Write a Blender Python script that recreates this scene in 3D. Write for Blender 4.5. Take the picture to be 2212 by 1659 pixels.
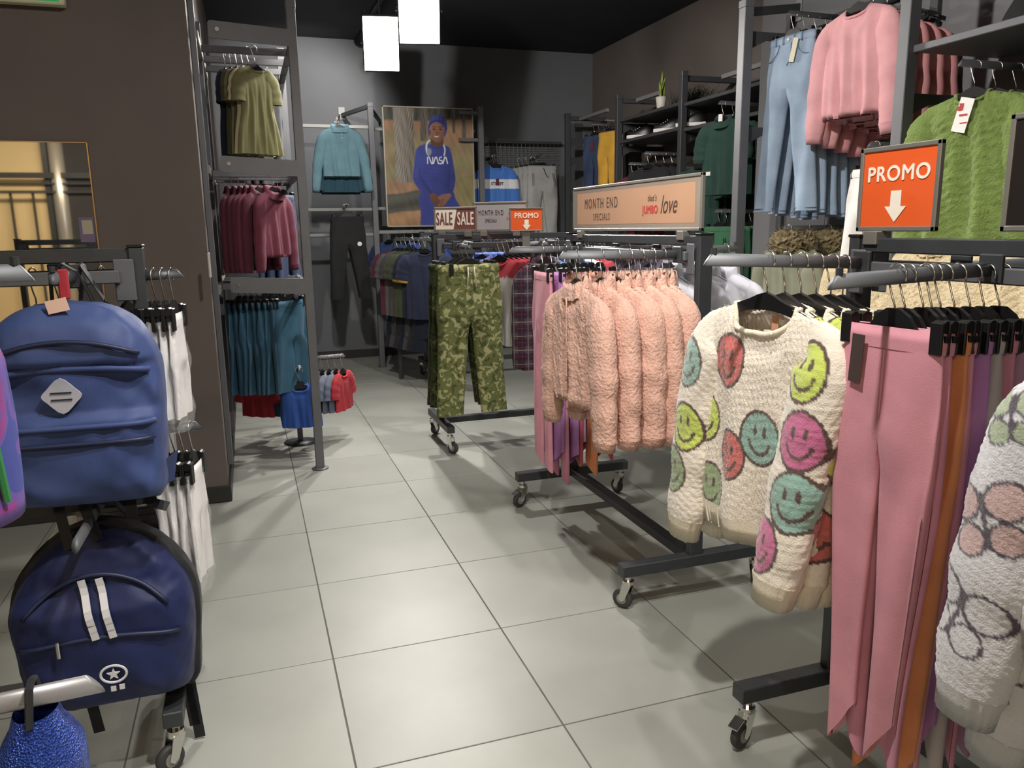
import bpy, math, random
import numpy as np
from mathutils import Vector, Matrix
for _o in list(bpy.data.objects): bpy.data.objects.remove(_o)
scn = bpy.context.scene
COL = scn.collection
PI = math.pi

# ---------------------------------------------------------------- camera (fitted to the floor tile grid, 0.6 m tiles)
FPX, PITCH, ROLL, YAW = 1688.29, 0.19852, -0.014922, 0.32235
CAM = Vector((-0.17794, -1.90054, 1.43385))
_fw = Vector((math.sin(YAW)*math.cos(PITCH), math.cos(YAW)*math.cos(PITCH), -math.sin(PITCH)))
_rt = Vector((math.cos(YAW), -math.sin(YAW), 0))
_up = _rt.cross(_fw)
_r2 = math.cos(ROLL)*_rt + math.sin(ROLL)*_up
_u2 = -math.sin(ROLL)*_rt + math.cos(ROLL)*_up
cam = bpy.data.cameras.new('camera'); camo = bpy.data.objects.new('camera', cam); COL.objects.link(camo)
cam.sensor_width = 36.0; cam.lens = 36.0*FPX/2212.0; cam.clip_start = 0.05
M3 = Matrix((_r2, _u2, -_fw)).transposed()
camo.matrix_world = Matrix.Translation(CAM) @ M3.to_4x4()
scn.camera = camo
def ray(x, y):
    return _fw + _r2*((x-1106.0)/FPX) - _u2*((y-829.5)/FPX)
def atX(x, y, X):
    d = ray(x, y); return CAM + d*((X-CAM.x)/d.x)
def atY(x, y, Y):
    d = ray(x, y); return CAM + d*((Y-CAM.y)/d.y)
def atZ(x, y, Z):
    d = ray(x, y); return CAM + d*((Z-CAM.z)/d.z)

# ---------------------------------------------------------------- world, view
scn.view_settings.view_transform = 'Standard'
scn.view_settings.look = 'None'
scn.view_settings.gamma = 1.0
scn.view_settings.use_curve_mapping = False
scn.view_settings.exposure = EXPOSURE = -0.15
wd = bpy.data.worlds.new('world'); scn.world = wd; wd.use_nodes = True
wd.node_tree.nodes['Background'].inputs[0].default_value = (0.9, 0.95, 1.0, 1)
wd.node_tree.nodes['Background'].inputs[1].default_value = 0.05
CEIL = 3.4
# track spotlights: (x, y, z, aim x, aim y, aim z, watts, cone degrees)
SPOTS = [
 (1.06, 5.20, 2.98, 0.6, 2.6, 0.6, 250, 120),
 (1.16, 4.12, 2.98, 0.7, 1.4, 0.4, 260, 120),
 (1.45, 2.20, 3.05, 1.0, 4.2, 0.8, 170, 100),
 (2.05, 1.30, 3.05, 1.3, 1.0, 0.9, 45, 110),
 (1.75, -0.55, 3.05, 1.3, -0.4, 0.9, 45, 110),
 (0.15, 0.60, 3.05, 2.6, 1.2, 1.8, 250, 90),
 (0.30, 2.40, 3.05, 1.9, 6.6, 1.9, 260, 80),
 (0.55, -1.20, 3.05, -0.7, 0.8, 1.0, 170, 100),
 (1.60, 3.20, 3.05, 3.4, 4.6, 1.9, 120, 90),
 (1.10, 3.10, 3.05, -0.2, 3.0, 1.6, 80, 80),
 (0.05, -0.70, 3.05, 1.0, -0.1, 0.7, 230, 95),
 (0.95, 5.75, 3.10, 0.45, 7.0, 2.5, 90, 100),  # added wall wash that brightens the back wall, no such lamp known
]
LAMP_COL = (1.0, 0.955, 0.89)
def lin(c):
    if isinstance(c, str):
        c = c.lstrip('#'); c = tuple(int(c[i:i+2], 16)/255.0 for i in (0, 2, 4))
    return tuple((x/12.92 if x <= 0.04045 else ((x+0.055)/1.055)**2.4) for x in c)

# ---------------------------------------------------------------- materials
_MATS = {}
def mat(name, color, rough=0.7, metal=0.0, bump=None, var=0.0, vscale=6.0, sheen=0.0, spec=0.5, alpha=None, emit=None, trans=0.0, color2=None):
    """procedural principled material; bump=(scale, strength, distance[, kind])"""
    if name in _MATS: return _MATS[name]
    m = bpy.data.materials.new(name); m.use_nodes = True; _MATS[name] = m
    nt = m.node_tree; N = nt.nodes; L = nt.links; bs = N['Principled BSDF']
    c = lin(color)
    bs.inputs['Base Color'].default_value = (*c, 1)
    bs.inputs['Roughness'].default_value = rough
    bs.inputs['Metallic'].default_value = metal
    bs.inputs['Specular IOR Level'].default_value = spec
    if sheen:
        bs.inputs['Sheen Weight'].default_value = sheen; bs.inputs['Sheen Roughness'].default_value = 0.5
        bs.inputs['Sheen Tint'].default_value = (*[min(1, x*0.5+0.5) for x in c], 1)
    if trans: bs.inputs['Transmission Weight'].default_value = trans
    if emit:
        bs.inputs['Emission Color'].default_value = (*lin(emit[0]), 1); bs.inputs['Emission Strength'].default_value = emit[1]
    tc = N.new('ShaderNodeTexCoord')
    if var or color2:
        nz = N.new('ShaderNodeTexNoise'); nz.inputs['Scale'].default_value = vscale; nz.inputs['Detail'].default_value = 5
        L.new(tc.outputs['Object'], nz.inputs['Vector'])
        mx = N.new('ShaderNodeMix'); mx.data_type = 'RGBA'
        rp = N.new('ShaderNodeMapRange'); rp.inputs['From Min'].default_value = 0.3; rp.inputs['From Max'].default_value = 0.7
        L.new(nz.outputs['Fac'], rp.inputs['Value']); L.new(rp.outputs['Result'], mx.inputs['Factor'])
        c2 = lin(color2) if color2 else c
        mx.inputs['A'].default_value = (*[min(1, x*(1-var)) for x in c], 1)
        mx.inputs['B'].default_value = (*[min(1, x*(1+var)) for x in c2], 1)
        L.new(mx.outputs['Result'], bs.inputs['Base Color'])
    if bump:
        kind = bump[3] if len(bump) > 3 else 'noise'
        if kind == 'noise':
            t = N.new('ShaderNodeTexNoise'); t.inputs['Scale'].default_value = bump[0]; t.inputs['Detail'].default_value = 4; out = t.outputs['Fac']
        elif kind == 'curl':
            t = N.new('ShaderNodeTexNoise'); t.inputs['Scale'].default_value = bump[0]; t.inputs['Detail'].default_value = 3
            t.inputs['Distortion'].default_value = 1.6; out = t.outputs['Fac']
        else:
            t = N.new('ShaderNodeTexVoronoi'); t.inputs['Scale'].default_value = bump[0]; out = t.outputs['Distance']
        L.new(tc.outputs['Object'], t.inputs['Vector'])
        b = N.new('ShaderNodeBump'); b.inputs['Strength'].default_value = bump[1]; b.inputs['Distance'].default_value = bump[2]
        L.new(out, b.inputs['Height']); L.new(b.outputs['Normal'], bs.inputs['Normal'])
    if alpha is not None:
        bs.inputs['Alpha'].default_value = alpha
    return m
def desat(color, f=.17):
    h = color.lstrip('#'); c = [int(h[i:i+2], 16) for i in (0, 2, 4)]; g = .3*c[0]+.59*c[1]+.11*c[2]
    return '#%02x%02x%02x' % tuple(int(round(x*(1-f)+g*f)) for x in c)
def cloth(name, color, var=0.10, sheen=0.15, rough=0.85, bump=(420, 0.35, 0.002), vscale=9, color2=None):
    return mat(name, desat(color), rough, 0, bump, var, vscale, sheen, 0.25, color2=color2)
def attr_mat(name, rough=0.9, sheen=0.5, bump=(260, 0.6, 0.004)):
    m = mat(name, '#ffffff', rough, 0, bump, 0, 6, sheen, 0.2)
    nt = m.node_tree; a = nt.nodes.new('ShaderNodeVertexColor'); a.layer_name = 'Col'
    nt.links.new(a.outputs['Color'], nt.nodes['Principled BSDF'].inputs['Base Color'])
    return m
def ramp_mat(name, cols, scale, rough=0.85, detail=2.0, dist=0.6, sheen=0.1, coord='Object', stretch=(1, 1, 1)):
    """hard-edged blotches (camouflage and the like) from one noise field"""
    m = mat(name, cols[0][1], rough, 0, (420, 0.3, 0.002), 0, 6, sheen, 0.25)
    nt = m.node_tree; N = nt.nodes; L = nt.links
    tc = N.new('ShaderNodeTexCoord'); mp = N.new('ShaderNodeMapping'); mp.inputs['Scale'].default_value = stretch
    nz = N.new('ShaderNodeTexNoise'); nz.inputs['Scale'].default_value = scale; nz.inputs['Detail'].default_value = detail; nz.inputs['Distortion'].default_value = dist
    cr = N.new('ShaderNodeValToRGB'); cr.color_ramp.interpolation = 'CONSTANT'
    els = cr.color_ramp.elements
    els[0].position = 0; els[0].color = (*lin(cols[0][1]), 1)
    els[1].position = cols[1][0]; els[1].color = (*lin(cols[1][1]), 1)
    for p, c in cols[2:]:
        e = els.new(p); e.color = (*lin(c), 1)
    L.new(tc.outputs[coord], mp.inputs['Vector']); L.new(mp.outputs['Vector'], nz.inputs['Vector'])
    L.new(nz.outputs['Fac'], cr.inputs['Fac']); L.new(cr.outputs['Color'], N['Principled BSDF'].inputs['Base Color'])
    return m
def plaid_mat(name, base, dark, light, red, scale=42):
    m = mat(name, base, 0.85, 0, (420, 0.3, 0.002), 0, 6, 0.1, 0.25)
    nt = m.node_tree; N = nt.nodes; L = nt.links
    tc = N.new('ShaderNodeTexCoord'); sp = N.new('ShaderNodeSeparateXYZ'); L.new(tc.outputs['Object'], sp.inputs['Vector'])
    def band(out, per, lo, ph):
        a = N.new('ShaderNodeMath'); a.operation = 'MULTIPLY_ADD'; a.inputs[1].default_value = 1.0/per; a.inputs[2].default_value = 50+ph
        L.new(out, a.inputs[0]); f = N.new('ShaderNodeMath'); f.operation = 'FRACT'; L.new(a.outputs[0], f.inputs[0])
        g = N.new('ShaderNodeMath'); g.operation = 'LESS_THAN'; g.inputs[1].default_value = lo; L.new(f.outputs[0], g.inputs[0]); return g.outputs[0]
    cur = None
    for out, per, lo, ph, col, fac in ((sp.outputs['X'], .09, .5, 0, dark, .7), (sp.outputs['Z'], .09, .5, .2, dark, .7), (sp.outputs['X'], .09, .06, .3, light, .9), (sp.outputs['Z'], .09, .06, .5, light, .9), (sp.outputs['X'], .09, .07, .75, red, .7), (sp.outputs['Z'], .09, .07, .95, red, .7)):
        mx = N.new('ShaderNodeMix'); mx.data_type = 'RGBA'; b = band(out, per, lo, ph)
        s = N.new('ShaderNodeMath'); s.operation = 'MULTIPLY'; s.inputs[1].default_value = fac; L.new(b, s.inputs[0]); L.new(s.outputs[0], mx.inputs['Factor'])
        if cur is None: mx.inputs['A'].default_value = (*lin(base), 1)
        else: L.new(cur, mx.inputs['A'])
        mx.inputs['B'].default_value = (*lin(col), 1); cur = mx.outputs['Result']
    L.new(cur, N['Principled BSDF'].inputs['Base Color'])
    return m

RACK = mat('rack_dark_steel', '#43464a', 0.42, 0.3, (900, 0.15, 0.0005), 0.08, 12)
ARM = mat('rack_arm_steel', '#65686d', 0.5, 0.25, (900, 0.12, 0.0005), 0.05, 12)
POST = mat('unit_grey_steel', '#6b6c70', 0.5, 0.25, (900, 0.15, 0.0005), 0.06, 10)
POSTD = mat('unit_dark_steel', '#4c4d50', 0.5, 0.25, (900, 0.15, 0.0005), 0.06, 10)
CHROME = mat('chrome', '#d8d6d0', 0.18, 1.0)
HOOK = mat('hook_chrome', '#d5d2cc', 0.25, 1.0)
BLACKP = mat('black_plastic', '#161617', 0.38, 0.0, (700, 0.1, 0.0004))
RUBBER = mat('grey_rubber', '#3c3c3d', 0.6, 0.0, (300, 0.1, 0.0005))
WHITEP = mat('white_paper', '#f0eeea', 0.6, 0.0, None, 0.03, 30)

# ---------------------------------------------------------------- mesh helpers
class MB:
    def __init__(s): s.v = []; s.f = []
    def add(s, V, F):
        o = len(s.v); s.v.extend([tuple(p) for p in V]); s.f.extend([tuple(i+o for i in f) for f in F]); return s
    def box(s, c, d, rot=None, bev=0.0):
        hx, hy, hz = d[0]/2, d[1]/2, d[2]/2
        if bev > 0:
            b = min(bev, hx*.9, hy*.9, hz*.9); V = []; 
            for sx in (-1, 1):
                for sy in (-1, 1):
                    for sz in (-1, 1):
                        V += [(sx*(hx-b), sy*(hy-b), sz*hz), (sx*(hx-b), sy*hy, sz*(hz-b)), (sx*hx, sy*(hy-b), sz*(hz-b))]
            def ix(sx, sy, sz, k): return ((sx > 0)*4+(sy > 0)*2+(sz > 0))*3+k
            F = []
            for sg in (-1, 1):
                F.append([ix(a, b_, sg, 0) for a, b_ in ((-1, -1), (1, -1), (1, 1), (-1, 1))][::sg])
                F.append([ix(a, sg, b_, 1) for a, b_ in ((-1, -1), (-1, 1), (1, 1), (1, -1))][::sg])
                F.append([ix(sg, a, b_, 2) for a, b_ in ((-1, -1), (1, -1), (1, 1), (-1, 1))][::sg])
            for a in (-1, 1):
                for b_ in (-1, 1):
                    g = a*b_
                    F.append([ix(-1, a, b_, 0), ix(1, a, b_, 0), ix(1, a, b_, 1), ix(-1, a, b_, 1)][::-g])
                    F.append([ix(a, -1, b_, 0), ix(a, 1, b_, 0), ix(a, 1, b_, 2), ix(a, -1, b_, 2)][::g])
                    F.append([ix(a, b_, -1, 1), ix(a, b_, 1, 1), ix(a, b_, 1, 2), ix(a, b_, -1, 2)][::-g])
                    for c_ in (-1, 1): F.append([ix(a, b_, c_, 0), ix(a, b_, c_, 1), ix(a, b_, c_, 2)][::-(a*b_*c_)])
        else:
            V = [(sx*hx, sy*hy, sz*hz) for sx in (-1, 1) for sy in (-1, 1) for sz in (-1, 1)]
            F = [(0, 1, 3, 2), (4, 6, 7, 5), (0, 4, 5, 1), (2, 3, 7, 6), (0, 2, 6, 4), (1, 5, 7, 3)]
        R = rot.to_3x3() if rot is not None else None
        V = [(R @ Vector(p) if R else Vector(p)) + Vector(c) for p in V]
        return s.add(V, F)
    def bar(s, p0, p1, w, h, bev=0.002, up=(0, 0, 1)):
        p0 = Vector(p0); p1 = Vector(p1); d = p1-p0; z = d.normalized(); u = Vector(up)
        if abs(z.dot(u)) > .98: u = Vector((0, 1, 0))
        x = u.cross(z).normalized(); y = z.cross(x)
        return s.box((p0+p1)/2, (w, h, d.length), Matrix((x, y, z)).transposed(), bev)
    def tube(s, path, r, seg=8, closed=False, caps=True, ell=None, up=(0, 0, 1)):
        P = [Vector(p) for p in path]; n = len(P); V = []; F = []
        rr = r if hasattr(r, '__len__') else [r]*n
        pv = None
        for i in range(n):
            a = P[(i-1) % n] if (closed or i > 0) else P[i]; b = P[(i+1) % n] if (closed or i < n-1) else P[i]
            t = (b-a); t = t.normalized() if t.length > 1e-9 else Vector((0, 0, 1))
            if pv is None:
                u = Vector(up); 
                if abs(t.dot(u)) > .95: u = Vector((0, 1, 0)) if abs(t.y) < .9 else Vector((1, 0, 0))
                x = u.cross(t).normalized()
            else:
                x = (pv - t*pv.dot(t)); x = x.normalized() if x.length > 1e-6 else pv
            pv = x; y = t.cross(x)
            for k in range(seg):
                an = 2*PI*k/seg; ca, sa = math.cos(an), math.sin(an)
                ex, ey = ell if ell else (1, 1)
                V.append(P[i] + x*(rr[i]*ca*ex) + y*(rr[i]*sa*ey))
        m = n if closed else n-1
        for i in range(m):
            for k in range(seg):
                a = i*seg+k; b = i*seg+(k+1) % seg; c = ((i+1) % n)*seg+(k+1) % seg; d = ((i+1) % n)*seg+k
                F.append((a, b, c, d))
        if caps and not closed:
            F.append(tuple(range(seg))[::-1]); F.append(tuple((n-1)*seg+k for k in range(seg)))
        return s.add(V, F)
    def cyl(s, p0, p1, r, seg=16, r1=None):
        return s.tube([p0, p1], [r, r if r1 is None else r1], seg)
    def prism(s, poly, O, ax, ay, an, depth):
        """polygon in the plane (ax, ay) at O, extruded by depth along an"""
        O = Vector(O); ax = Vector(ax); ay = Vector(ay); an = Vector(an); n = len(poly)
        V = [O+ax*p[0]+ay*p[1] for p in poly]+[O+ax*p[0]+ay*p[1]+an*depth for p in poly]
        F = [tuple(range(n))[::-1], tuple(range(n, 2*n))]+[(i, (i+1) % n, n+(i+1) % n, n+i) for i in range(n)]
        return s.add(V, F)
    def lathe(s, prof, c=(0, 0, 0), seg=24):
        V = []; F = []; n = len(prof)
        for r, z in prof:
            for k in range(seg):
                a = 2*PI*k/seg; V.append((c[0]+r*math.cos(a), c[1]+r*math.sin(a), c[2]+z))
        for i in range(n-1):
            for k in range(seg):
                F.append((i*seg+k, i*seg+(k+1) % seg, (i+1)*seg+(k+1) % seg, (i+1)*seg+k))
        F.append(tuple(range(seg))[::-1]); F.append(tuple((n-1)*seg+k for k in range(seg)))
        return s.add(V, F)
    def mesh(s, name, smooth=False):
        me = bpy.data.meshes.new(name); me.from_pydata(s.v, [], s.f)
        if smooth: me.polygons.foreach_set('use_smooth', [True]*len(me.polygons))
        me.update(); return me
    def obj(s, name, m, parent=None, smooth=False):
        return mobj(name, s.mesh(name, smooth), m, parent)
def mobj(name, me, m, parent=None):
    if m is not None and not me.materials: me.materials.append(m)
    o = bpy.data.objects.new(name, me); COL.objects.link(o)
    if parent is not None: o.parent = parent
    return o
def tag(o, label, cat, group=None, kind=None):
    if label: o['label'] = label
    if cat: o['category'] = cat
    if group: o['group'] = group
    if kind: o['kind'] = kind
    return o
def thing(name, label, cat, loc=(0, 0, 0), rz=0.0, group=None):
    o = bpy.data.objects.new(name, None); COL.objects.link(o); o.empty_display_size = 0.05
    o.location = loc; o.rotation_euler = (0, 0, rz); return tag(o, label, cat, group)
def struct(name, mb, m, smooth=False):
    o = mb.obj(name, m, None, smooth); o['kind'] = 'structure'; return o
def grid_faces(nu, nv, wrap=False, off=0):
    F = []
    for j in range(nv-1):
        for i in range(nu if wrap else nu-1):
            a = off+j*nu+i; b = off+j*nu+(i+1) % nu
            F.append((a, b, b+nu, a+nu))
    return F
def catmull(pts, n=8, closed=True):
    P = [np.array(p, float) for p in pts]; m = len(P); out = []
    for i in range(m if closed else m-1):
        p0 = P[(i-1) % m] if closed else P[max(i-1, 0)]; p1 = P[i]; p2 = P[(i+1) % m]; p3 = P[(i+2) % m] if closed else P[min(i+2, m-1)]
        for k in range(n):
            t = k/n
            out.append(0.5*((2*p1)+(-p0+p2)*t+(2*p0-5*p1+4*p2-p3)*t*t+(-p0+3*p1-3*p2+p3)*t**3))
    if not closed: out.append(P[-1])
    return out
def sm(e0, e1, x):
    t = np.clip((x-e0)/(e1-e0), 0, 1); return t*t*(3-2*t)
def vnoise(X, Y, Z, seed, f):
    """cheap smooth pseudo-noise from sines, about -1..1"""
    r = np.random.RandomState(seed); o = np.zeros_like(X); 
    for k in range(7):
        a = r.uniform(-1, 1, 3)*f*1.8; p = r.uniform(0, 6.3); o = o+np.sin(a[0]*X+a[1]*Y+a[2]*Z+p)
    return o/3.2
# ---------------------------------------------------------------- garments (local frame: rail contact at origin, front faces -Y, hangs down -Z)
def npmesh(name, V, F, smooth=True, col=None):
    me = bpy.data.meshes.new(name); me.from_pydata(np.asarray(V, float).tolist(), [], F)
    if smooth: me.polygons.foreach_set('use_smooth', [True]*len(me.polygons))
    if col is not None:
        ca = me.color_attributes.new('Col', 'FLOAT_COLOR', 'POINT')
        c4 = np.ones((len(V), 4)); c4[:, :3] = col; ca.data.foreach_set('color', c4.ravel())
    me.update(); return me
HOOKD = 0.105      # rail contact to hanger neck
def top_parts(m, W=.2, Wh=None, L=.45, D=.03, neck=.07, dropf=.06, slope=.05, nx=36, nz=36, fold=.010, ff=3.0, seed=1, fuzz=0, ffreq=60,
              sleeve=.38, sr=(.062, .045), sout=.05, sfwd=0.0, cuff=None, hem=None, collar='rib', trim=None, colfn=None, quilt=0, pieces=None,
              hemdip=0.0, waist=None, sseg=18, sring=26, sl_mat=None, flare=0.0, bunch=0.0, cuff_mat=None, sout_r=None, sfwd_r=None):
    """body (front and back sheet joined at sides and shoulders), two sleeves, collar, bands"""
    Wh = Wh or W; parts = []; trim = trim or m
    s = np.linspace(-1, 1, nx+1); v = np.linspace(0, 1, nz+1); S, V = np.meshgrid(s, v)
    wv = Wh+(W-Wh)*sm(0, .75, V)
    if waist: wv = wv*(1-waist*np.exp(-((V-.55)/.16)**2))
    if flare: wv = wv+flare*(1-V)**2
    X = wv*S; aX = np.abs(X)
    def ztop(front):
        z = -slope*(np.clip(aX, 0, W)/W)**1.3-.012*sm(.82, 1, np.abs(S))
        dn = dropf if front else dropf*.22
        inside = aX < neck
        z = np.where(inside, z-dn*np.sqrt(np.clip(1-(aX/neck)**2, 0, 1)), z)
        return z
    allV = []; allC = []
    rng = np.random.RandomState(seed); p1, p2, p3 = rng.uniform(0, 6.3, 3)
    for side in (-1, 1):
        zt = ztop(side < 0)
        Z = -L*(1-V)+zt*V-hemdip*np.cos(S*PI/2)*(1-V)**3*side*-1
        base = D*np.sqrt(np.clip(1-np.abs(S)**2.6, 0, 1))
        tp = np.minimum(1, np.sqrt(np.clip((1-V)/.16, 0, 1)))
        nk = sm(neck*1.15, neck*.6, aX)
        tp = tp*(1-nk)+nk*np.maximum(tp, .75)
        fo = fold*(np.sin(S*PI*ff+p1+1.2*np.sin(V*3+p2))+.6*np.sin(S*PI*ff*1.9+p3+V*2))*(1-V)**.8*np.sqrt(np.clip(1-S**2, 0, 1))
        bl = bunch*np.sin(V*31+3*np.sin(S*4+p2))*np.exp(-(V/.3)**2)
        Y = side*base*tp+fo+bl*side
        if quilt: Y = Y+side*.010*(np.abs(np.sin(V*PI*quilt))**.5-.5)*np.sqrt(np.clip(1-S**4, 0, 1))
        nn = fuzz*vnoise(X*1.0, Y*3, Z, seed+5, ffreq) if fuzz else 0
        edge = np.sqrt(np.clip(1-np.abs(S)**6, 0, 1))
        Y = Y+(side*nn*edge if fuzz else 0)
        Xo = X+(fuzz*.7*vnoise(Z, X, Y, seed+9, ffreq*.7)*np.abs(S)**4 if fuzz else 0)
        P = np.stack([Xo, Y, Z-HOOKD], -1).reshape(-1, 3)
        allV.append(P)
        if colfn: allC.append(colfn(X.ravel(), Z.ravel(), 'f' if side < 0 else 'b'))
    n = (nx+1)*(nz+1)
    allV[1][::(nx+1)] = (allV[1][::(nx+1)]+allV[0][::(nx+1)])/2; allV[0][::(nx+1)] = allV[1][::(nx+1)]
    allV[1][nx::(nx+1)] = (allV[1][nx::(nx+1)]+allV[0][nx::(nx+1)])/2; allV[0][nx::(nx+1)] = allV[1][nx::(nx+1)]
    F = grid_faces(nx+1, nz+1)
    F2 = [tuple(i+n for i in f[::-1]) for f in F]
    Vb = np.concatenate(allV)
    parts.append(('body', npmesh('body', Vb, F+F2, True, np.concatenate(allC) if colfn else None), m))
    # neckline trim: closed loop front + back
    fr = [p for p in allV[0][n-nx-1:] if abs(p[0]) <= neck*1.02]; bk = [p for p in allV[1][n-nx-1:] if abs(p[0]) <= neck*1.02][::-1]
    loop = [tuple(p) for p in fr]+[tuple(p) for p in bk]
    if collar == 'rib' and len(loop) > 4:
        parts.append(('neckband', MB().tube(loop, .0075, 6, closed=True).mesh('neckband', True), trim))
    elif collar in ('stand', 'fold') and len(fr) > 2:
        h = .045 if collar == 'stand' else .035; out = .012 if collar == 'stand' else .03
        lp = [np.array(p) for p in fr]+[np.array(p) for p in bk]; k = len(lp); lv = []
        for q, (dz, do) in enumerate(((-.006, 0), (h*.55, .004), (h, .002 if collar == 'stand' else .012), (h*.5, out*.6), (-.012, out))):
            for p in lp:
                d = np.array([p[0], p[1], 0]); nrm = np.linalg.norm(d)+1e-6; lv.append(p+d/nrm*do+np.array([0, 0, dz]))
        lv = np.array(lv)
        if fuzz: lv[:, 0] += fuzz*vnoise(lv[:, 1]*2, lv[:, 2], lv[:, 0], seed+2, ffreq); lv[:, 2] += fuzz*vnoise(lv[:, 0], lv[:, 2], lv[:, 1], seed+3, ffreq)
        parts.append(('collar', npmesh('collar', lv, grid_faces(k, 5, True)), trim))
    if hem:
        lo = [tuple(p) for p in allV[0][:nx+1]]+[tuple(p) for p in allV[1][1:nx][::-1]]
        lv = []; 
        for dz, sc in ((0, 1.0), (-hem*.35, .985), (-hem, .93), (-hem*.9, .9)):
            for p in lo: lv.append((p[0]*sc, p[1]*sc, p[2]+dz))
        parts.append(('hem_band', npmesh('hem_band', np.array(lv), grid_faces(len(lo), 4, True)), trim))
    # sleeves
    if sleeve:
        for sd in (-1, 1):
            x0 = W-.018; z0 = -slope-.055; xa = W-.075; so = sout if (sd < 0 or sout_r is None) else sout_r; sf = sfwd if (sd < 0 or sfwd_r is None) else sfwd_r
            A = np.array([sd*xa, 0, -slope*(xa/W)**1.3-.004-sr[0]*.62]); B0 = np.array([sd*(x0+.004), -sf*.05, -slope-.012-sr[0]*.80]); B = np.array([sd*(x0+so*.60+.006), -sf*.4, z0-sleeve*.45]); C = np.array([sd*(x0+so), -sf, z0-sleeve])
            cc = np.array(catmull([A, B0, B, C], 24, False)); dl = np.concatenate([[0], np.cumsum(np.linalg.norm(np.diff(cc, axis=0), axis=1))]); dl /= dl[-1]
            t = np.linspace(0, 1, sring+1)[:, None]; cen = np.stack([np.interp(t[:, 0], dl, cc[:, q]) for q in range(3)], -1)
            tan = np.gradient(cen, axis=0); tan /= np.linalg.norm(tan, axis=1)[:, None]
            ax = np.cross(tan, [0, 1, 0]); ax /= np.linalg.norm(ax, axis=1)[:, None]
            an = np.linspace(0, 2*PI, sseg, endpoint=False)
            tt = t[:, 0]; r = (sr[0]+(sr[1]-sr[0])*tt)*(.62+.38*sm(0, .22, tt)); ry = np.minimum(r*.62, D*1.05+.004)
            ry = ry*(.55+.45*sm(0, .18, tt))
            wr = 1+.05*np.sin(tt*26+p2+sd)*sm(.2, .6, tt)
            Vs = cen[:, None, :]+ax[:, None, :]*(r*wr)[:, None, None]*np.cos(an)[None, :, None]+np.array([0, 1, 0])[None, None, :]*(ry*wr)[:, None, None]*np.sin(an)[None, :, None]
            Vs = Vs.reshape(-1, 3)
            if quilt: 
                q = (1+.10*(np.abs(np.sin(tt*PI*quilt*.8))**.5-.5)); Vs = (cen[:, None, :]+(Vs.reshape(sring+1, sseg, 3)-cen[:, None, :])*q[:, None, None]).reshape(-1, 3)
            if fuzz:
                d = fuzz*vnoise(Vs[:, 0], Vs[:, 1], Vs[:, 2], seed+sd+20, ffreq)
                ctr = np.repeat(cen, sseg, 0); dr = Vs-ctr; dr /= (np.linalg.norm(dr, axis=1)[:, None]+1e-6); Vs = Vs+dr*d[:, None]
            Vs[:, 2] -= HOOKD
            col = colfn(Vs[:, 0], Vs[:, 2]+HOOKD, 'l' if sd < 0 else 'r') if colfn else None
            ms = sl_mat or m
            parts.append(('sleeve', npmesh('sleeve', Vs, grid_faces(sseg, sring+1, True), True, col), ms))
            if cuff:
                e = Vs.reshape(sring+1, sseg, 3)[-1]; c0 = e.mean(0); td = tan[-1]; lv = []
                for a, scl in ((-.004, 1.03), (cuff*.3, .9), (cuff, .84), (cuff*.97, .78)):
                    lv.append(c0+(e-c0)*scl+td*a)
                parts.append(('cuff', npmesh('cuff', np.concatenate(lv), grid_faces(sseg, 4, True)), cuff_mat or trim))
    for p in (pieces or []): parts.append(p)
    return parts

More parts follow.
